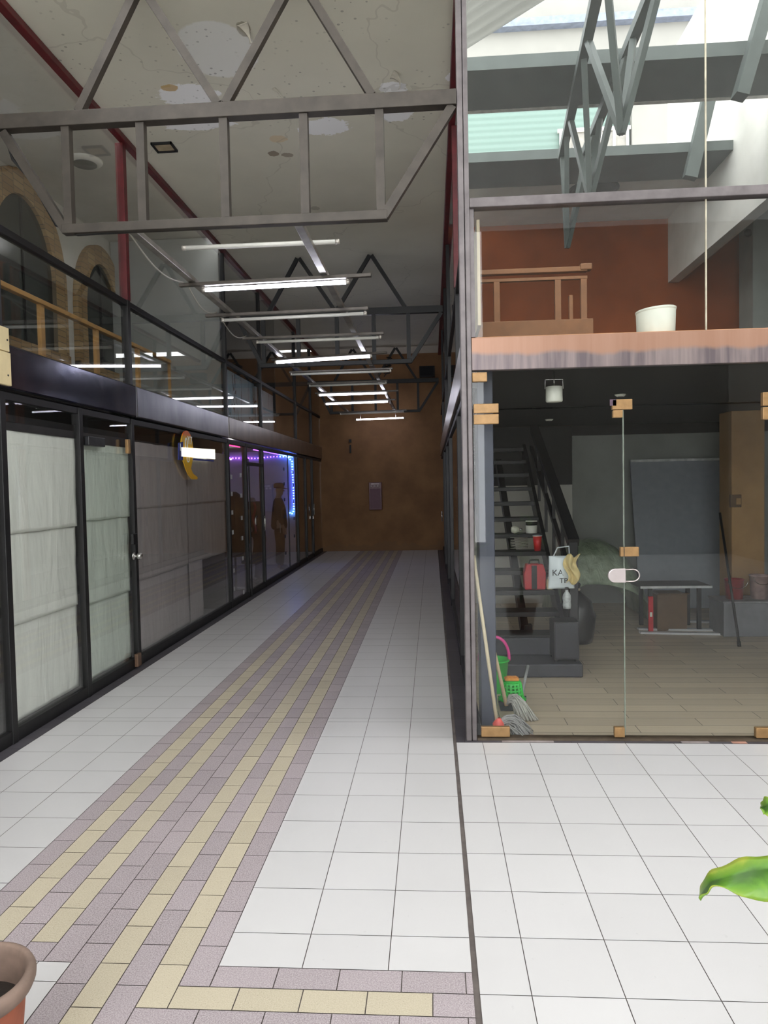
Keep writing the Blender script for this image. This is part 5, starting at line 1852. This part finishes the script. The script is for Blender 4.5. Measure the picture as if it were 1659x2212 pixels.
blade([((1509, 1938), (1509, 1939), (1509, 1940)), ((1513, 1915), (1518, 1926), (1524, 1928)), ((1524, 1892), (1532, 1910), (1539, 1914)),
       ((1550, 1873), (1560, 1898), (1564, 1916)), ((1595, 1856), (1605, 1888), (1600, 1936)), ((1640, 1848), (1645, 1881), (1640, 1946)),
       ((1700, 1850), (1700, 1876), (1700, 1935)), ((1748, 1872), (1750, 1876), (1748, 1884))], [1.32, 1.31, 1.30, 1.29, 1.28, 1.27, 1.27, 1.27])
blade([((1643, 1744), (1643, 1745), (1643, 1746)), ((1648, 1728), (1652, 1743), (1650, 1759)), ((1664, 1719), (1668, 1740), (1664, 1764)),
       ((1700, 1712), (1704, 1736), (1700, 1766)), ((1745, 1722), (1748, 1733), (1745, 1746))], [1.31, 1.30, 1.29, 1.28, 1.28])
s2 = at(1748, 1733, 'Y', 1.28)
MB().tube([(PX, PY, s2.z - 0.06), (s2.x + 0.1, PY, s2.z - 0.01), s2], [0.006, 0.005, 0.004], 8).build('petiole', MATS['plant_stem'], b)
for k, (dx, dy, z, L) in enumerate([(0.28, 0.12, 1.05, 0.3), (0.2, -0.22, 1.0, 0.3), (0.02, 0.30, 0.85, 0.26), (-0.02, -0.3, 1.12, 0.28), (0.3, -0.05, 0.8, 0.3), (0.1, 0.2, 1.25, 0.2), (0.12, -0.1, 1.3, 0.2)]):
    leaf((PX + dx * 0.15, PY + dy * 0.15, z - 0.05), (PX + dx, PY + dy, z - 0.06), 0.13, 0.06, b, LEAF)

# terracotta pot at the lower left
rp = at(58, 2118, 'Z', 0.36)
R = 0.165
cx, cy_ = rp.x - R, rp.y
b = thing('terracotta_pot', 'brown terracotta pot with thick rim at the lower left corner', 'pot', (cx, cy_, 0))
MB().lathe([(0.0, 0.0), (0.105, 0.0), (0.112, 0.01), (0.140, 0.30), (0.142, 0.315)], (cx, cy_, 0.001), 48).build('body', mat('red_terracotta', (150, 82, 58), 0.7, 0, 0.2, 12), b)
MB().lathe([(0.142, 0.31), (0.158, 0.312), (0.166, 0.33), (0.167, 0.345), (0.161, 0.358), (0.150, 0.362), (0.142, 0.355), (0.138, 0.34), (0.132, 0.25)], (cx, cy_, 0.001), 48).build('rim', mat('grey_brown_rim', (124, 104, 92), 0.7, 0, 0.25, 12), b)
MB().lathe([(0.133, 0.26), (0.08, 0.268), (0.0, 0.272)], (cx, cy_, 0.0), 36).build('soil', SOIL, b)

# ------------------------------------------------------------------ daylight and view
W = bpy.data.worlds.new('sky')
S.world = W
W.use_nodes = True
bg = W.node_tree.nodes['Background']
bg.inputs[0].default_value = (0.965, 0.98, 1.0, 1)
bg.inputs[1].default_value = 1.6
S.view_settings.view_transform = 'Standard'
S.view_settings.look = 'None'
S.view_settings.gamma = 1
S.view_settings.exposure = 2.15
S.view_settings.use_curve_mapping = False
S.cycles.use_denoising = True
S.cycles.max_bounces = 10
S.cycles.diffuse_bounces = 4
S.cycles.transparent_max_bounces = 24
S.cycles.sample_clamp_indirect = 6
